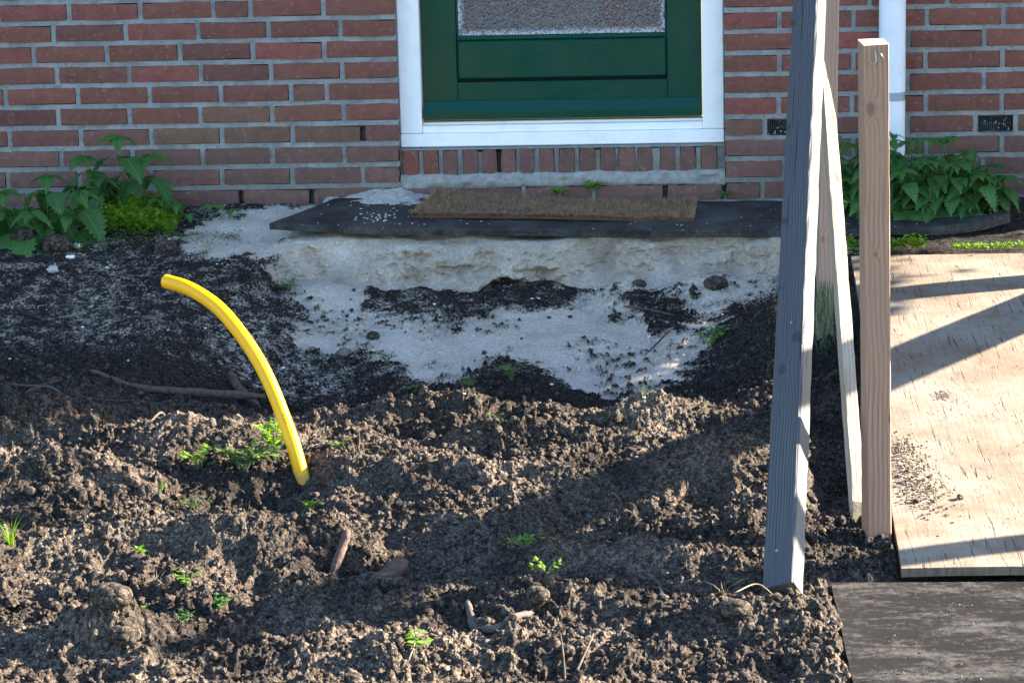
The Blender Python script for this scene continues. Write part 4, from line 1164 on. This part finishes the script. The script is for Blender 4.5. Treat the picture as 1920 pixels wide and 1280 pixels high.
yc = k.mix(k.ramp(nn, [(.5, 0.), (.75, .35)]), (.76, .36, .0), (.64, .28, .0))
k.p(Base_Color=k.mix(k.math('MULTIPLY', mud, .55), yc, (.35, .22, .09)), Roughness=.42, Specular_IOR_Level=.3)
MAT['yellow'] = k.m
R0 = .0162
V, Q, T = tube_np(path, R0, 26, cap=False)
pipe_me = mesh_np("yellow_pipe", V, [Q], True)
ypipe = link("yellow_pipe", pipe_me, MAT['yellow'], None, tuple(yo))
tag(ypipe, "curved yellow plastic pipe sticking up out of the dug soil", "pipe")
# open end: wall thickness and inside
Vi, Qi, Ti = tube_np(path[:10], R0 - .0022, 26, cap=False)
n_ = 26
rimV = V[:n_] + Vi[:n_]
link("pipe_rim", mesh_np("pipe_rim", rimV, [[(i, (i + 1) % n_, n_ + (i + 1) % n_, n_ + i)[::-1] for i in range(n_)]]), MAT['yellow'], ypipe)
link("pipe_bore", mesh_np("pipe_bore", Vi, [[q[::-1] for q in Qi]], True), MAT['yellow'], ypipe)
# small dark print marks along the pipe
pm = Geo(); camdir = Vector((.5467, -8.1017, 1.3757))
for fi, (dz) in ((42, .0), (42, .0045), (43, .001), (43, .006), (44, .002)):
    p = path[fi]; t = (path[fi + 1] - path[fi]).normalized(); vdir = (camdir - (p + yo)).normalized()
    nrm = (vdir - t * vdir.dot(t)).normalized(); s_ = t.cross(nrm)
    c0 = p + nrm * (R0 * .9995 + .0002) + t * dz - s_ * .001
    pm.add([c0 - s_ * .0016 - t * .0009, c0 + s_ * .0016 - t * .0009, c0 + s_ * .0014 + t * .0009, c0 - s_ * .0016 + t * .0007], Q=[(0, 1, 2, 3)])
link("print_marks", pm.mesh("print_marks"), MAT['black'], ypipe)
# soil clinging round the foot of the pipe
# ------------------------------------------------------------------ plants
def leaf_mesh(name, L=1., Wd=.62, teeth=9, fold=.18, droop=.35, seed=0, mat=None, stalk=.0):
    """toothed leaf, base at origin, pointing along +y, upper side +z, folded at the midrib"""
    r = random.Random(seed); n = teeth * 2
    C = []; Lh = []; Rh = []; V = []; UV = []
    def pt(x, y):
        z = abs(x) * fold - droop * (y / L) ** 2 * L + .03 * math.sin(y / L * 9 + seed) * abs(x)
        return (x, y, z)
    for i in range(n + 1):
        t = i / n
        wv = Wd * .5 * (math.sin(math.pi * min(1, t ** .62)) ** .85) * (1 - .25 * t)
        if 0 < i < n: wv *= (1.16 if i % 2 else .78) * r.uniform(.92, 1.06)
        if i == 0: wv = Wd * .10
        if i == n: wv = 0
        y = L * t + (-.03 * L if i % 2 == 0 and 0 < i < n else .0)
        if i == 0: y = -.03 * L
        V.append(pt(0, L * t)); UV.append((.5, t))
        V.append(pt(-wv, y)); UV.append((.5 - wv, t)); V.append(pt(wv, y)); UV.append((.5 + wv, t))
    F = []
    for i in range(n):
        a = i * 3; b = a + 3
        F.append((a, b, b + 1, a + 1)); F.append((a, a + 2, b + 2, b))
    me = bpy.data.meshes.new(name); me.from_pydata(V, [], F); me.update()
    uvl = me.uv_layers.new(name="UVMap")
    for lp in me.loops: uvl.data[lp.index].uv = UV[lp.vertex_index]
    me.polygons.foreach_set("use_smooth", [True] * len(me.polygons))
    if mat: me.materials.append(mat)
    return me
MAT['nettle'] = M_leaf("nettle_leaf", (.022, .082, .018), (.060, .150, .034), True, .28, .55)
MAT['nettle_y'] = M_leaf("young_nettle_leaf", (.035, .11, .025), (.065, .16, .035), True, .35, .5)
MAT['light'] = M_leaf("light_green_leaf", (.085, .20, .014), (.17, .29, .022), False, .4, .5)
MAT['weed'] = M_leaf("weed_leaf", (.05, .10, .022), (.13, .17, .045), False, .4, .5)
MAT['stem'] = M_simple("green_stem", (.05, .11, .03), (.10, .15, .05), 30, .7, 0)
MAT['straw'] = M_simple("dry_straw", (.17, .125, .065), (.28, .22, .12), 30, .8, 0)
NL = [leaf_mesh("leaf", 1, .82, 9, .20 + .06 * (i % 3), .30 + .12 * (i % 4), i, MAT['nettle']) for i in range(6)]
NY = [leaf_mesh("leaf", 1, .66, 8, .24, .22, 20 + i, MAT['nettle_y']) for i in range(3)]
RP = random.Random(77)

def leaf_on(parent, meshes, p, out, size, pitch, roll=0.):
    """leaf at p (local), pointing to the horizontal direction out, tipped down by pitch"""
    d = Vector((out[0], out[1], 0)).normalized()
    y = (d * math.cos(pitch) + Vector((0, 0, -math.sin(pitch)))).normalized()
    x = Vector((d.y, -d.x, 0)); z = x.cross(y)
    M = Matrix(((x[0], y[0], z[0]), (x[1], y[1], z[1]), (x[2], y[2], z[2]))) @ Matrix.Rotation(roll, 3, 'Y')
    o = bpy.data.objects.new("leaf", RP.choice(meshes)); COL.objects.link(o); o.parent = parent
    o.matrix_local = Matrix.Translation(p) @ (M * 1.0).to_4x4() @ Matrix.Scale(size, 4)
    return o
def stem_on(parent, pts, r0=.0022, r1=.0012, mat=None, name="stem"):
    n = len(pts); V, Q, T = tube_np(pts, [r0 + (r1 - r0) * i / (n - 1) for i in range(n)], 6)
    return link(name, mesh_np(name, V, [Q, T], True), mat or MAT['stem'], parent)

def nettle(loc, stems, label, name="nettle_plant", tilt=(.35, 1.0), fwd=.35):
    """stems: list of (dx, dy, lean x, lean y, height, leaf size, tiers)"""
    root = thing(name, label, "nettle", loc)
    for (dx, dy, lx, ly, h, ls, tiers) in stems:
        pts = [Vector((dx + lx * t * t, dy + ly * t * t, h * t - .03 * (1 - t))) for t in [0, .25, .5, .75, 1.]]
        stem_on(root, pts)
        for k in range(tiers):
            t = .28 + .72 * k / max(1, tiers - 1); f = t * 4; i = min(3, int(f))
            p = pts[i].lerp(pts[i + 1], f - i)
            a0 = RP.uniform(0, .6) + k * math.pi / 2
            top = k == tiers - 1
            for s in range(4 if top else 3):
                a = a0 + s * (math.pi / 2 if top else 2.094) + RP.uniform(-.3, .3)
                sz = ls * (.52 if top else (1.05 - .42 * t)) * RP.uniform(.85, 1.15)
                pitch = (RP.uniform(.0, .5) if top else RP.uniform(*tilt))
                d = (math.cos(a), math.sin(a) * .8 - fwd)
                pe = p + Vector((math.cos(a), math.sin(a) * .8 - .2, .12)) * (.012 + .22 * sz)
                if not top: stem_on(root, [p, (p + pe) / 2 + Vector((0, 0, .004)), pe], .0009, .0007, name="leaf_stalk")
                else: pe = p + Vector((math.cos(a), math.sin(a), .1)) * .004
                leaf_on(root, NY if top else NL, pe, d, sz, pitch, RP.uniform(-.35, .35))
    return root
nettle((-1.375, -.32, -.02), [(0, 0, .01, -.02, .19, .130, 4), (-.075, -.02, -.05, -.02, .15, .130, 3), (.06, .0, .045, -.02, .14, .135, 3), (-.02, -.05, .0, -.07, .10, .14, 2), (-.12, .0, -.05, -.04, .12, .14, 3), (.03, -.03, .05, -.05, .08, .12, 2)], "dark green nettle with drooping toothed leaves at the left edge of the photo")
nettle((-1.19, -.13, .01), [(0, 0, .01, -.01, .245, .130, 4), (-.06, .0, -.035, -.03, .19, .125, 4), (.05, .01, .05, -.02, .19, .13, 3), (-.02, -.03, -.02, -.05, .13, .13, 3), (-.09, -.02, -.03, -.03, .10, .12, 2)], "tall dark green nettle with broad leaves growing against the wall behind the chickweed")
nettle((-.985, -.16, .0), [(0, 0, -.02, -.02, .055, .085, 2), (.045, -.01, .04, -.02, .05, .08, 2), (-.04, .0, -.04, -.02, .07, .08, 2), (.085, .0, .06, -.02, .035, .07, 2), (.02, -.03, .0, -.03, .03, .07, 2)], "low dark green seedling nettle creeping along the wall right of the chickweed")
# the bush behind the stakes
bs = []
for i in range(58):
    x = RP.uniform(-.235, .235); y = RP.uniform(-.10, .05)
    env = 1 - (abs(x + .02) / .30) ** 2.2
    h = (.05 + .205 * max(0, env)) * RP.uniform(.62, 1.0) * (.7 if y < -.05 else 1.0)
    bs.append((x * .85, y, x * .18 + RP.uniform(-.03, .03), -.05 + RP.uniform(-.03, .02), h, RP.uniform(.064, .098), 4 if h > .13 else 3 if h > .08 else 2))
nettle((1.235, -.17, .0), bs, "dense bush of green nettles at the foot of the drainpipe", tilt=(.15, .75), fwd=.6)
bs = []
for i in range(15):
    x = RP.uniform(-.04, .06); y = RP.uniform(-.06, .05)
    bs.append((x, y, x * .3, -.04, RP.uniform(.08, .25), RP.uniform(.07, .095), 3))
nettle((1.015, -.16, .0), bs, "narrow green nettle showing between the lath and the new stake", tilt=(.15, .75), fwd=.6)

# small round leaved ground cover
def tri_leaf_cloud(n, fn, size, seed, elong=1.3):
    r = np.random.RandomState(seed); V = []; F = []; UV = None
    P = fn(n, r)
    a = r.uniform(0, 2 * np.pi, n); tl = r.uniform(-.2, 1.0, n); s = r.uniform(size[0], size[1], n)
    d = np.stack([np.cos(a) * np.cos(tl * .7), np.sin(a) * np.cos(tl * .7), np.sin(tl * .7)], 1); side = np.stack([-np.sin(a), np.cos(a), r.uniform(-.3, .3, n)], 1)
    up = np.cross(side, d)
    b = P; t = P + d * (s * elong)[:, None]
    m1 = P + d * (s * elong * .55)[:, None] + side * (s * .42)[:, None] + up * (s * .12)[:, None]
    m2 = P + d * (s * elong * .55)[:, None] - side * (s * .42)[:, None] + up * (s * .12)[:, None]
    V = np.stack([b, m1, t, m2], 1).reshape(-1, 3); F = np.arange(n * 4).reshape(-1, 4)
    return V, F
def chick(n, r):
    x = r.normal(.01, .095, n); y = r.normal(-.01, .055, n); x = np.clip(x, -.17, .17); y = np.clip(y, -.10, .09)
    env = np.clip(1 - (x / .19) ** 2, 0, 1)
    lump = .5 + .5 * np.clip(fbm(x, y, 22, 3, 500) * 2 + .5, 0, 1)
    z = .006 + r.rand(n) ** .6 * .062 * env * lump + .04 * env * np.clip(y / .09, 0, 1)
    return np.stack([x, y, z + gzs(x - 1.175, y - .215) + .005], 1)
V, F = tri_leaf_cloud(7000, chick, (.0065, .015), 5)
cw = link("chickweed_cover", mesh_np("chickweed_cover", V, F), MAT['light'], None, (-1.175, -.215, 0))
tag(cw, "bright light green chickweed spreading between the two nettles", None, kind='stuff')
def fringe(n, r):
    x = r.uniform(-.16, .26, n); y = r.normal(0, .05, n) - .02
    keep = fbm(x, y, 14, 3, 510) > .02
    y = np.where(keep, y, y * .3 + .05); return np.stack([x, y, gzs(x - 1.05, y - .36) + .004 + r.rand(n) * .012], 1)
V, F = tri_leaf_cloud(700, fringe, (.004, .009), 6)
tag(link("creeping_weeds", mesh_np("creeping_weeds", V, F), MAT['weed'], None, (-1.05, -.36, 0)), "thin creeping weeds on the soil below the chickweed", None, kind='stuff')
def strip(n, r):
    x = np.where(r.rand(n) < .75, r.uniform(0, .22, n), r.uniform(.3, .5, n)); y = r.normal(0, .012, n)
    lump = np.clip(fbm(x, y * 0, 20, 2, 520) * 2 + .6, .05, 1); return np.stack([x, y, .002 + r.rand(n) * .036 * lump * (x < .25) + r.rand(n) * .008], 1)
V, F = tri_leaf_cloud(1300, strip, (.006, .013), 7)
tag(link("weed_strip", mesh_np("weed_strip", V, F), MAT['light'], None, (.985, -.665, -.022)), "green weeds sprouting between the plywood and the rubber mat", None, kind='stuff')

def sprout(loc, n, size, spread, h, mat, label, name="small_weed", seed=0, long=False, stalks=True, group=None):
    """small weed: stems with a few leaves each"""
    r = random.Random(seed); root = thing(name, label, "weed", loc, group=group); g = Geo(); lf = Geo()
    for i in range(n):
        a = r.uniform(0, 6.283); l = h * r.uniform(.6, 1.15); sp_ = spread * r.uniform(.35, 1)
        e = Vector((math.cos(a) * sp_, math.sin(a) * sp_ * .8, l)); m = Vector((e.x * .35, e.y * .35, l * .75))
        V, Q, T = tube_np([(0, 0, -.01), m, e], [.0011, .0009, .0006], 5); g.add(V, Q, T)
        for k in range(3 if not long else 6):
            t = .35 + .65 * k / (2 if not long else 5)
            p = (Vector((0, 0, 0)).lerp(m, t * 2) if t < .5 else m.lerp(e, t * 2 - 1))
            for s_ in (0, 1):
                b = a + (1.1 if s_ else -1.1) + r.uniform(-.4, .4); sz = size * r.uniform(.6, 1.2)
                d = Vector((math.cos(b), math.sin(b), r.uniform(-.3, .6))).normalized(); sd = Vector((-math.sin(b), math.cos(b), r.uniform(-.4, .4))); up = sd.cross(d)
                q = [p, p + d * sz * .5 + sd * sz * .3 + up * sz * .08, p + d * sz, p + d * sz * .5 - sd * sz * .3 + up * sz * .08]
                lf.add(q, Q=[(0, 1, 2, 3)])
    link("stems", g.mesh("stems"), MAT['stem'], root); link("leaves", lf.mesh("leaves"), mat, root)['kind'] = 'stuff'
    return root
def at_ground(x, y, dz=0.): return (x, y, gz(x, y) + dz)
sprout((.1497, -.022, .042), 9, .020, .030, .008, MAT['light'], "small bright green clover-like weed behind the doormat, left of the other", "clover", 1)
sprout((.2482, -.022, .046), 10, .021, .030, .028, MAT['light'], "taller bright green clover-like weed at the wall behind the doormat", "clover", 2)
sprout((.655, -.028, .030), 10, .013, .03, .010, MAT['nettle_y'], "flat dark green weed by the wall at the right corner of the door", "small_weed", 3)
sprout(at_ground(-.455, -2.40), 13, .024, .085, .055, MAT['weed'], "uprooted leafy weed lying at the left foot of the yellow pipe", "uprooted_weed", 4, True)
sprout(at_ground(-.385, -2.33), 8, .022, .05, .085, MAT['light'], "upright green weed sprouting just left of the yellow pipe", "uprooted_weed", 5, True)
sprout(at_ground(-.555, -2.37), 7, .016, .06, .045, MAT['light'], "pale green weed in the soil at the left tip of the uprooted weed", "small_weed", 6, True)
wl = [(-.618, -2.56, .012, .02, MAT['light'], "tiny yellow-green seedling on the left mound of soil"), (-.53, -2.62, .014, .035, MAT['weed'], "small pale weed lying in the hollow left of the yellow pipe"),
      (-.40, -2.60, .016, .03, MAT['nettle_y'], "dark weed in the hollow below the yellow pipe"), (-.269, -2.675, .013, .02, MAT['light'], "tiny green seedling right below the foot of the yellow pipe"),
      (-.555, -3.05, .012, .02, MAT['light'], "single yellow-green leaf on the soil at the left"), (-.43, -3.22, .012, .03, MAT['light'], "small yellowish weed standing in the soil at lower left"),
      (-.368, -3.30, .020, .03, MAT['nettle_y'], "grey-green weed lying in the shaded soil at lower left"), (-.463, -3.50, .012, .02, MAT['light'], "tiny green seedling beside the big clod at lower left"),
      (-.40, -3.45, .015, .02, MAT['nettle_y'], "flat dark green weed left of the reddish root at lower left"), (.209, -2.961, .016, .03, MAT['light'], "bright green blade-leaved weed in the shaded soil in the middle"),
      (.265, -3.214, .017, .03, MAT['light'], "yellow-green weed on the clods above the pale root"), (-.271, -1.15, .012, .03, MAT['weed'], "thin brownish weed on the left part of the sand slope"),
      (-.189, -1.332, .014, .015, MAT['light'], "small green seedling at the lower left end of the sand"), (.093, -2.04, .012, .02, MAT['light'], "tiny yellow weed on the sunlit ridge of soil"),
      (-.031, -1.374, .016, .02, MAT['weed'], "pale weed at the foot of the sand slope"), (-.609, -.60, .016, .035, MAT['nettle_y'], "small green weed under the left end of the rubber mat"),
      (-1.26, -.43, .015, .03, MAT['nettle_y'], "little green weed beside the white pebble at upper left"), (-.242, -2.337, .014, .03, MAT['weed'], "small weed right of the foot of the yellow pipe"),
      (.074, -1.27, .020, .05, MAT['weed'], "ragged green and brown weed in the bottom of the sand hollow"), (.60, -1.05, .022, .05, MAT['nettle_y'], "green leafy weed on the dark bank right of the sand"),
      (.06, -3.66, .016, .03, MAT['light'], "pale yellow-green weed at the bottom edge of the photo")]
for i, (x, y, s, h, m, lab) in enumerate(wl):
    sprout(at_ground(x, y), 4 + i % 4, s, h * 1.1, h, m, lab, "small_weed", 20 + i)
# grass tufts
def tuft(loc, n, h, spread, label, mat, seed, name="grass_tuft"):
    r = random.Random(seed); g = Geo()
    for i in range(n):
        a = r.uniform(0, 6.283); l = h * r.uniform(.5, 1.2); e = Vector((math.cos(a), math.sin(a), 0)) * spread * r.uniform(.1, 1); w_ = Vector((-math.sin(a), math.cos(a), 0)) * .0011
        b = Vector((math.cos(a), math.sin(a), 0)) * .004
        q = []
        for t in (0, .35, .7, 1): p = b + e * t * t + Vector((0, 0, l * (t - .25 * t * t))); ww = w_ * (1 - t * .9); q += [p - ww, p + ww]
        g.add(q, Q=[(0, 1, 3, 2), (2, 3, 5, 4), (4, 5, 7, 6)])
    o = link(name, g.mesh(name), mat, None, loc); return tag(o, label, "grass")
tuft(at_ground(-.815, -3.06, -.004), 34, .075, .045, "yellow-green grass tuft at the left edge of the photo", MAT['light'], 1)
tuft(at_ground(-.875, -.475, -.004), 40, .03, .05, "low grass on the dark soil below the left end of the sand", MAT['weed'], 2)
tuft(at_ground(.435, -2.01, -.003), 5, .035, .006, "single thin grass blade standing on the ridge", MAT['light'], 3)
tuft(at_ground(.10, -3.74, -.003), 26, .02, .05, "dry yellowish grass lying at the bottom edge of the photo", MAT['straw'], 4, "dry_grass")
tuft(at_ground(-.49, -3.22, -.003), 18, .03, .05, "dry pale grass stalks on the clods at lower left", MAT['straw'], 5, "dry_grass")
tuft(at_ground(.60, -3.45, -.003), 9, .03, .06, "dry straws on the soil below the thick timber", MAT['straw'], 6, "dry_grass")
# stringy plant hanging down behind the lath
hp = thing("trailing_weed", "stringy green weed hanging down the bank behind the lath", "weed", (.892, -1.235, -.02)); g1 = Geo(); g2 = Geo(); r = random.Random(9)
for i in range(64):
    x0 = r.uniform(-.040, .034); l = r.uniform(.04, .22); yo_ = r.uniform(-.02, .01)
    pts = [(x0, yo_, .03 - r.uniform(0, .03)), (x0 + r.uniform(-.01, .01), yo_ - .02, -.03 - l * .3), (x0 + r.uniform(-.024, .024), yo_ - .04, -.03 - l * .65), (x0 + r.uniform(-.035, .035), yo_ - .055, -.03 - l)]
    V, Q, T = tube_np(pts, [.0009, .0008, .0007, .0004], 4); (g1 if r.random() < .85 else g2).add(V, Q, T)
link("stems", g1.mesh("stems"), MAT['nettle_y'], hp)['kind'] = 'stuff'; link("dry_stems", g2.mesh("dry_stems"), MAT['straw'], hp)['kind'] = 'stuff'

# ------------------------------------------------------------------ roots, sticks and stones in the soil
MAT['bark'] = M_simple("brown_bark", (.035, .021, .015), (.105, .064, .045), 70, .95, .9)
MAT['redbark'] = M_simple("reddish_bark", (.13, .045, .026), (.21, .085, .05), 45, .95, .7)
MAT['paleroot'] = M_simple("pale_soily_root", (.045, .035, .028), (.10, .078, .06), 60, .95, .9)
def stick(name, pts, r0, r1, mat, label, cat, seed=0, bark=.18, n=10, nn_=5):
    path = catmull(pts, nn_); o = path[0].copy(); rr = random.Random(seed); m = len(path)
    V, Q, T = tube_np([p - o for p in path], [(r0 + (r1 - r0) * i / (m - 1)) * (1 - .55 * abs(2 * i / (m - 1) - 1) ** 7) * (1 + rr.uniform(-bark, bark) * .5) for i in range(m)], n)
    V = [Vector(v) + Vector((rr.uniform(-1, 1), rr.uniform(-1, 1), rr.uniform(-1, 1))) * r0 * bark * .5 for v in V]
    ob = link(name, mesh_np(name, V, [Q, T], True), mat, None, tuple(o)); return tag(ob, label, cat)
def gp(x, y, dz=.0): return (x, y, gz(x, y) + dz)
stick("dead_branch", [(-.99, -1.52, -.150), (-.93, -1.56, -.165), (-.86, -1.60, -.178), (-.76, -1.625, -.182), (-.65, -1.64, -.186), (-.52, -1.66, -.190)], .0085, .0115, MAT['bark'], "long brown barked branch lying on the soil left of the yellow pipe", "branch", 1)
stick("root_stub", [gp(-.655, -1.36, .03), gp(-.635, -1.40, .018), gp(-.60, -1.47, .012), gp(-.56, -1.53, .012)], .012, .009, MAT['bark'], "forked dark root stub poking up behind the long branch", "root", 2, .3)
stick("root", [gp(-1.13, -1.80, .004), gp(-1.10, -1.75, .02), gp(-1.05, -1.74, .026), gp(-1.0, -1.76, .012)], .004, .003, MAT['paleroot'], "thin pale curved root at the left edge of the soil", "root", 3)
stick("root", [gp(-1.16, -1.70, .012), gp(-1.10, -1.66, .02), gp(-1.04, -1.62, .014)], .003, .002, MAT['bark'], "thin dark twig left of the long branch", "twig", 4)
stick("root", [gp(-.96, -1.76, .012), gp(-.88, -1.80, .008), gp(-.80, -1.79, .006), gp(-.73, -1.76, .012)], .0018, .0012, MAT['bark'], "wiry dark rootlet curving below the long branch", "root", 5)
stick("root_stub", [gp(-.175, -3.10, -.03), gp(-.160, -3.08, .02), gp(-.145, -3.05, .055), gp(-.138, -3.04, .075)], .010, .0085, MAT['bark'], "short brown root stub standing upright in the middle of the dug soil", "root", 6, .25)
rt = stick("thick_root", [gp(-.035, -2.98, .035), gp(-.05, -3.03, .03), gp(-.07, -3.10, .018), gp(-.095, -3.18, -.005)], .018, .016, MAT['bark'], "thick dark root with a torn reddish patch in the shaded soil", "root", 8, .3)
stick("torn_patch", [(-.030, -.075, .004), (-.040, -.115, -.004), (-.052, -.165, -.018)], .0135, .010, MAT['redbark'], None, None, 9, .3).parent = rt
stick("pale_root", [gp(.130, -3.42, .012), gp(.145, -3.47, .010), gp(.168, -3.52, .006), gp(.195, -3.53, .010), gp(.222, -3.49, .012), gp(.25, -3.44, .004)], .0085, .007, MAT['paleroot'], "pale earth-crusted root bent like a hook at the bottom of the photo", "root", 10, .35)
stick("root", [gp(.25, -3.36, .012), gp(.30, -3.30, .012), gp(.36, -3.26, .005)], .006, .004, MAT['bark'], "brown root right of the pale hooked root", "root", 11, .3)
stick("twig", [gp(.320, -3.68, -.01), gp(.318, -3.66, .03), gp(.312, -3.64, .065)], .0025, .0016, MAT['paleroot'], "pale upright twig near the bottom edge of the photo", "twig", 12)
stick("twig", [gp(.335, -3.66, .006), gp(.355, -3.62, .014), gp(.368, -3.58, .014)], .0028, .002, MAT['paleroot'], "pale twig lying beside the upright twig at the bottom edge", "twig", 13)
stick("twig", [gp(-.20, -2.38, -.005), gp(-.196, -2.365, .03), gp(-.198, -2.36, .055)], .003, .002, MAT['bark'], "short dark twig standing right of the yellow pipe", "twig", 14)
stick("straw", [gp(.02, -3.60, .003), gp(.055, -3.64, .018), gp(.05, -3.72, .006)], .0014, .0010, MAT['straw'], "thin pale straw curving at the bottom edge of the photo", "straw", 15)
stick("straw", [gp(.62, -3.40, .015), gp(.665, -3.35, .030), gp(.70, -3.38, .012), (.72, -3.44, gz(.72, -3.44) + .015)], .0014, .0010, MAT['straw'], "pale straw on the soil below the foot of the thick timber", "straw", 16)
stick("root", [gp(.36, -.735, .006), gp(.40, -.76, .008), gp(.45, -.80, .006), gp(.50, -.84, .006)], .004, .003, MAT['bark'], "thin dark root lying on the right part of the sand slope", "root", 17)
stick("root", [gp(.49, -.93, .006), gp(.45, -1.03, .006), gp(.42, -1.12, .006)], .003, .0015, MAT['bark'], "dark thread-like root at the lower right of the sand slope", "root", 18)
stick("twig", [gp(-.70, -2.02, .012), gp(-.705, -2.06, .022), gp(-.72, -2.12, .006)], .003, .0022, MAT['paleroot'], "small pale twig stuck in the sunlit soil below the branch", "twig", 19)

def pebble(loc, r, col, label, seed):
    v, t = PR_L[seed % 8]; m = M_simple("pebble_stone", col, tuple(min(1, c * 1.3) for c in col), 40, .8, .3)
    o = link("pebble", mesh_np("pebble", v * r * np.array([1.15, 1, .8]), t, True), m, None, (loc[0], loc[1], gz(*loc) + r * .35)); return tag(o, label, "stone")
pebble((-.395, -1.075), .016, (.10, .085, .075), "dark brown pebble lying on the left part of the sand", 1)
pebble((-1.30, -.60), .014, (.30, .28, .26), "pale grey pebble in the shaded soil at the left", 2)

# ------------------------------------------------------------------ outside the picture: street paving behind the camera side, strips added for the door's reflection, an added shade tree
pv = NT("red_clinker_paving"); bt = pv.n("TexBrick", Scale=1.0); bt.inputs['Brick Width'].default_value = .2; bt.inputs['Row Height'].default_value = .1; bt.inputs['Mortar Size'].default_value = .006
pv.t.links.new(pv.coord('Object'), bt.inputs[0]); bt.inputs['Color1'].default_value = (.17, .055, .04, 1); bt.inputs['Color2'].default_value = (.12, .045, .035, 1); bt.inputs['Mortar'].default_value = (.06, .05, .04, 1)
pv.p(Base_Color=bt.outputs[0], Roughness=.9)
tag(link("pavement", box_mesh("pavement", (-12, -12.0, -.30), (12, -6.6, -.20)), pv.m), None, None, kind='structure')
tag(link("added_lawn", box_mesh("added_lawn", (-12, -6.59, -.30), (12, -4.75, -.165)), M_simple("reflected_dark_green", (.012, .030, .008), (.03, .055, .014), 60, 1, .8, .1)), None, None, kind='structure')  # unseen dark green strip added to keep the door's reflection dark
be = thing("reflect_bricks", "unseen row of red bricks added for a red reflection in the door", "added bricks", (.55, -5.35, -.165))  # added out of view to put a red streak into the door's gloss
eb = box_mesh("brick", (-.10, -.05, -.05), (.10, .05, .035), .004); eb.materials.append(M_simple("reflect_brick_red", (.30, .05, .03), (.38, .075, .045), 20, .9, .2))
for i in range(6): link("brick", eb, None, be, (-.52 + i * .21, 0, 0))  # unseen bricks, added for the red reflection in the door

def shade_tree():  # unseen tree, added and shaped to shade the soil but not the plywood
    root = thing("added_shade_tree", "unseen tree added to shade the soil, flat crown on a clear trunk", "tree", (3.85, 1.0, -.2))
    stem_on(root, [(0, 0, -.1), (.02, 0, .8), (0, .02, 1.9), (.01, 0, 2.6)], .11, .07, MAT['bark'], "trunk")
    r = np.random.RandomState(21); n = 15000
    lo = np.array([-.17, -1.42, 1.37]); hi = np.array([.17, 2.6, 5.0])
    P = r.uniform(lo, hi, (n, 3)); ax = r.choice([0, 0, 0, 1, 2], n); sd = r.randint(0, 2, n); k = r.rand(n) < .8
    for a in range(3):
        m = k & (ax == a); P[m, a] = np.where(sd[m] == 1, hi[a], lo[a]) + r.normal(0, .035, m.sum())
    V, F = tri_leaf_cloud(n, lambda n_, r_: P, (.05, .085), 30, 1.25)
    link("crown", mesh_np("crown", V, F), MAT['nettle'], root)['kind'] = 'stuff'  # leaves of the added shade tree
    bmc = bmesh.new(); bm_box(bmc, lo + .05, hi - .05, .03); link("shade_core", bm_mesh("shade_core", bmc), MAT['bark'], root)  # solid block added inside the leaves to stop the sun
shade_tree()
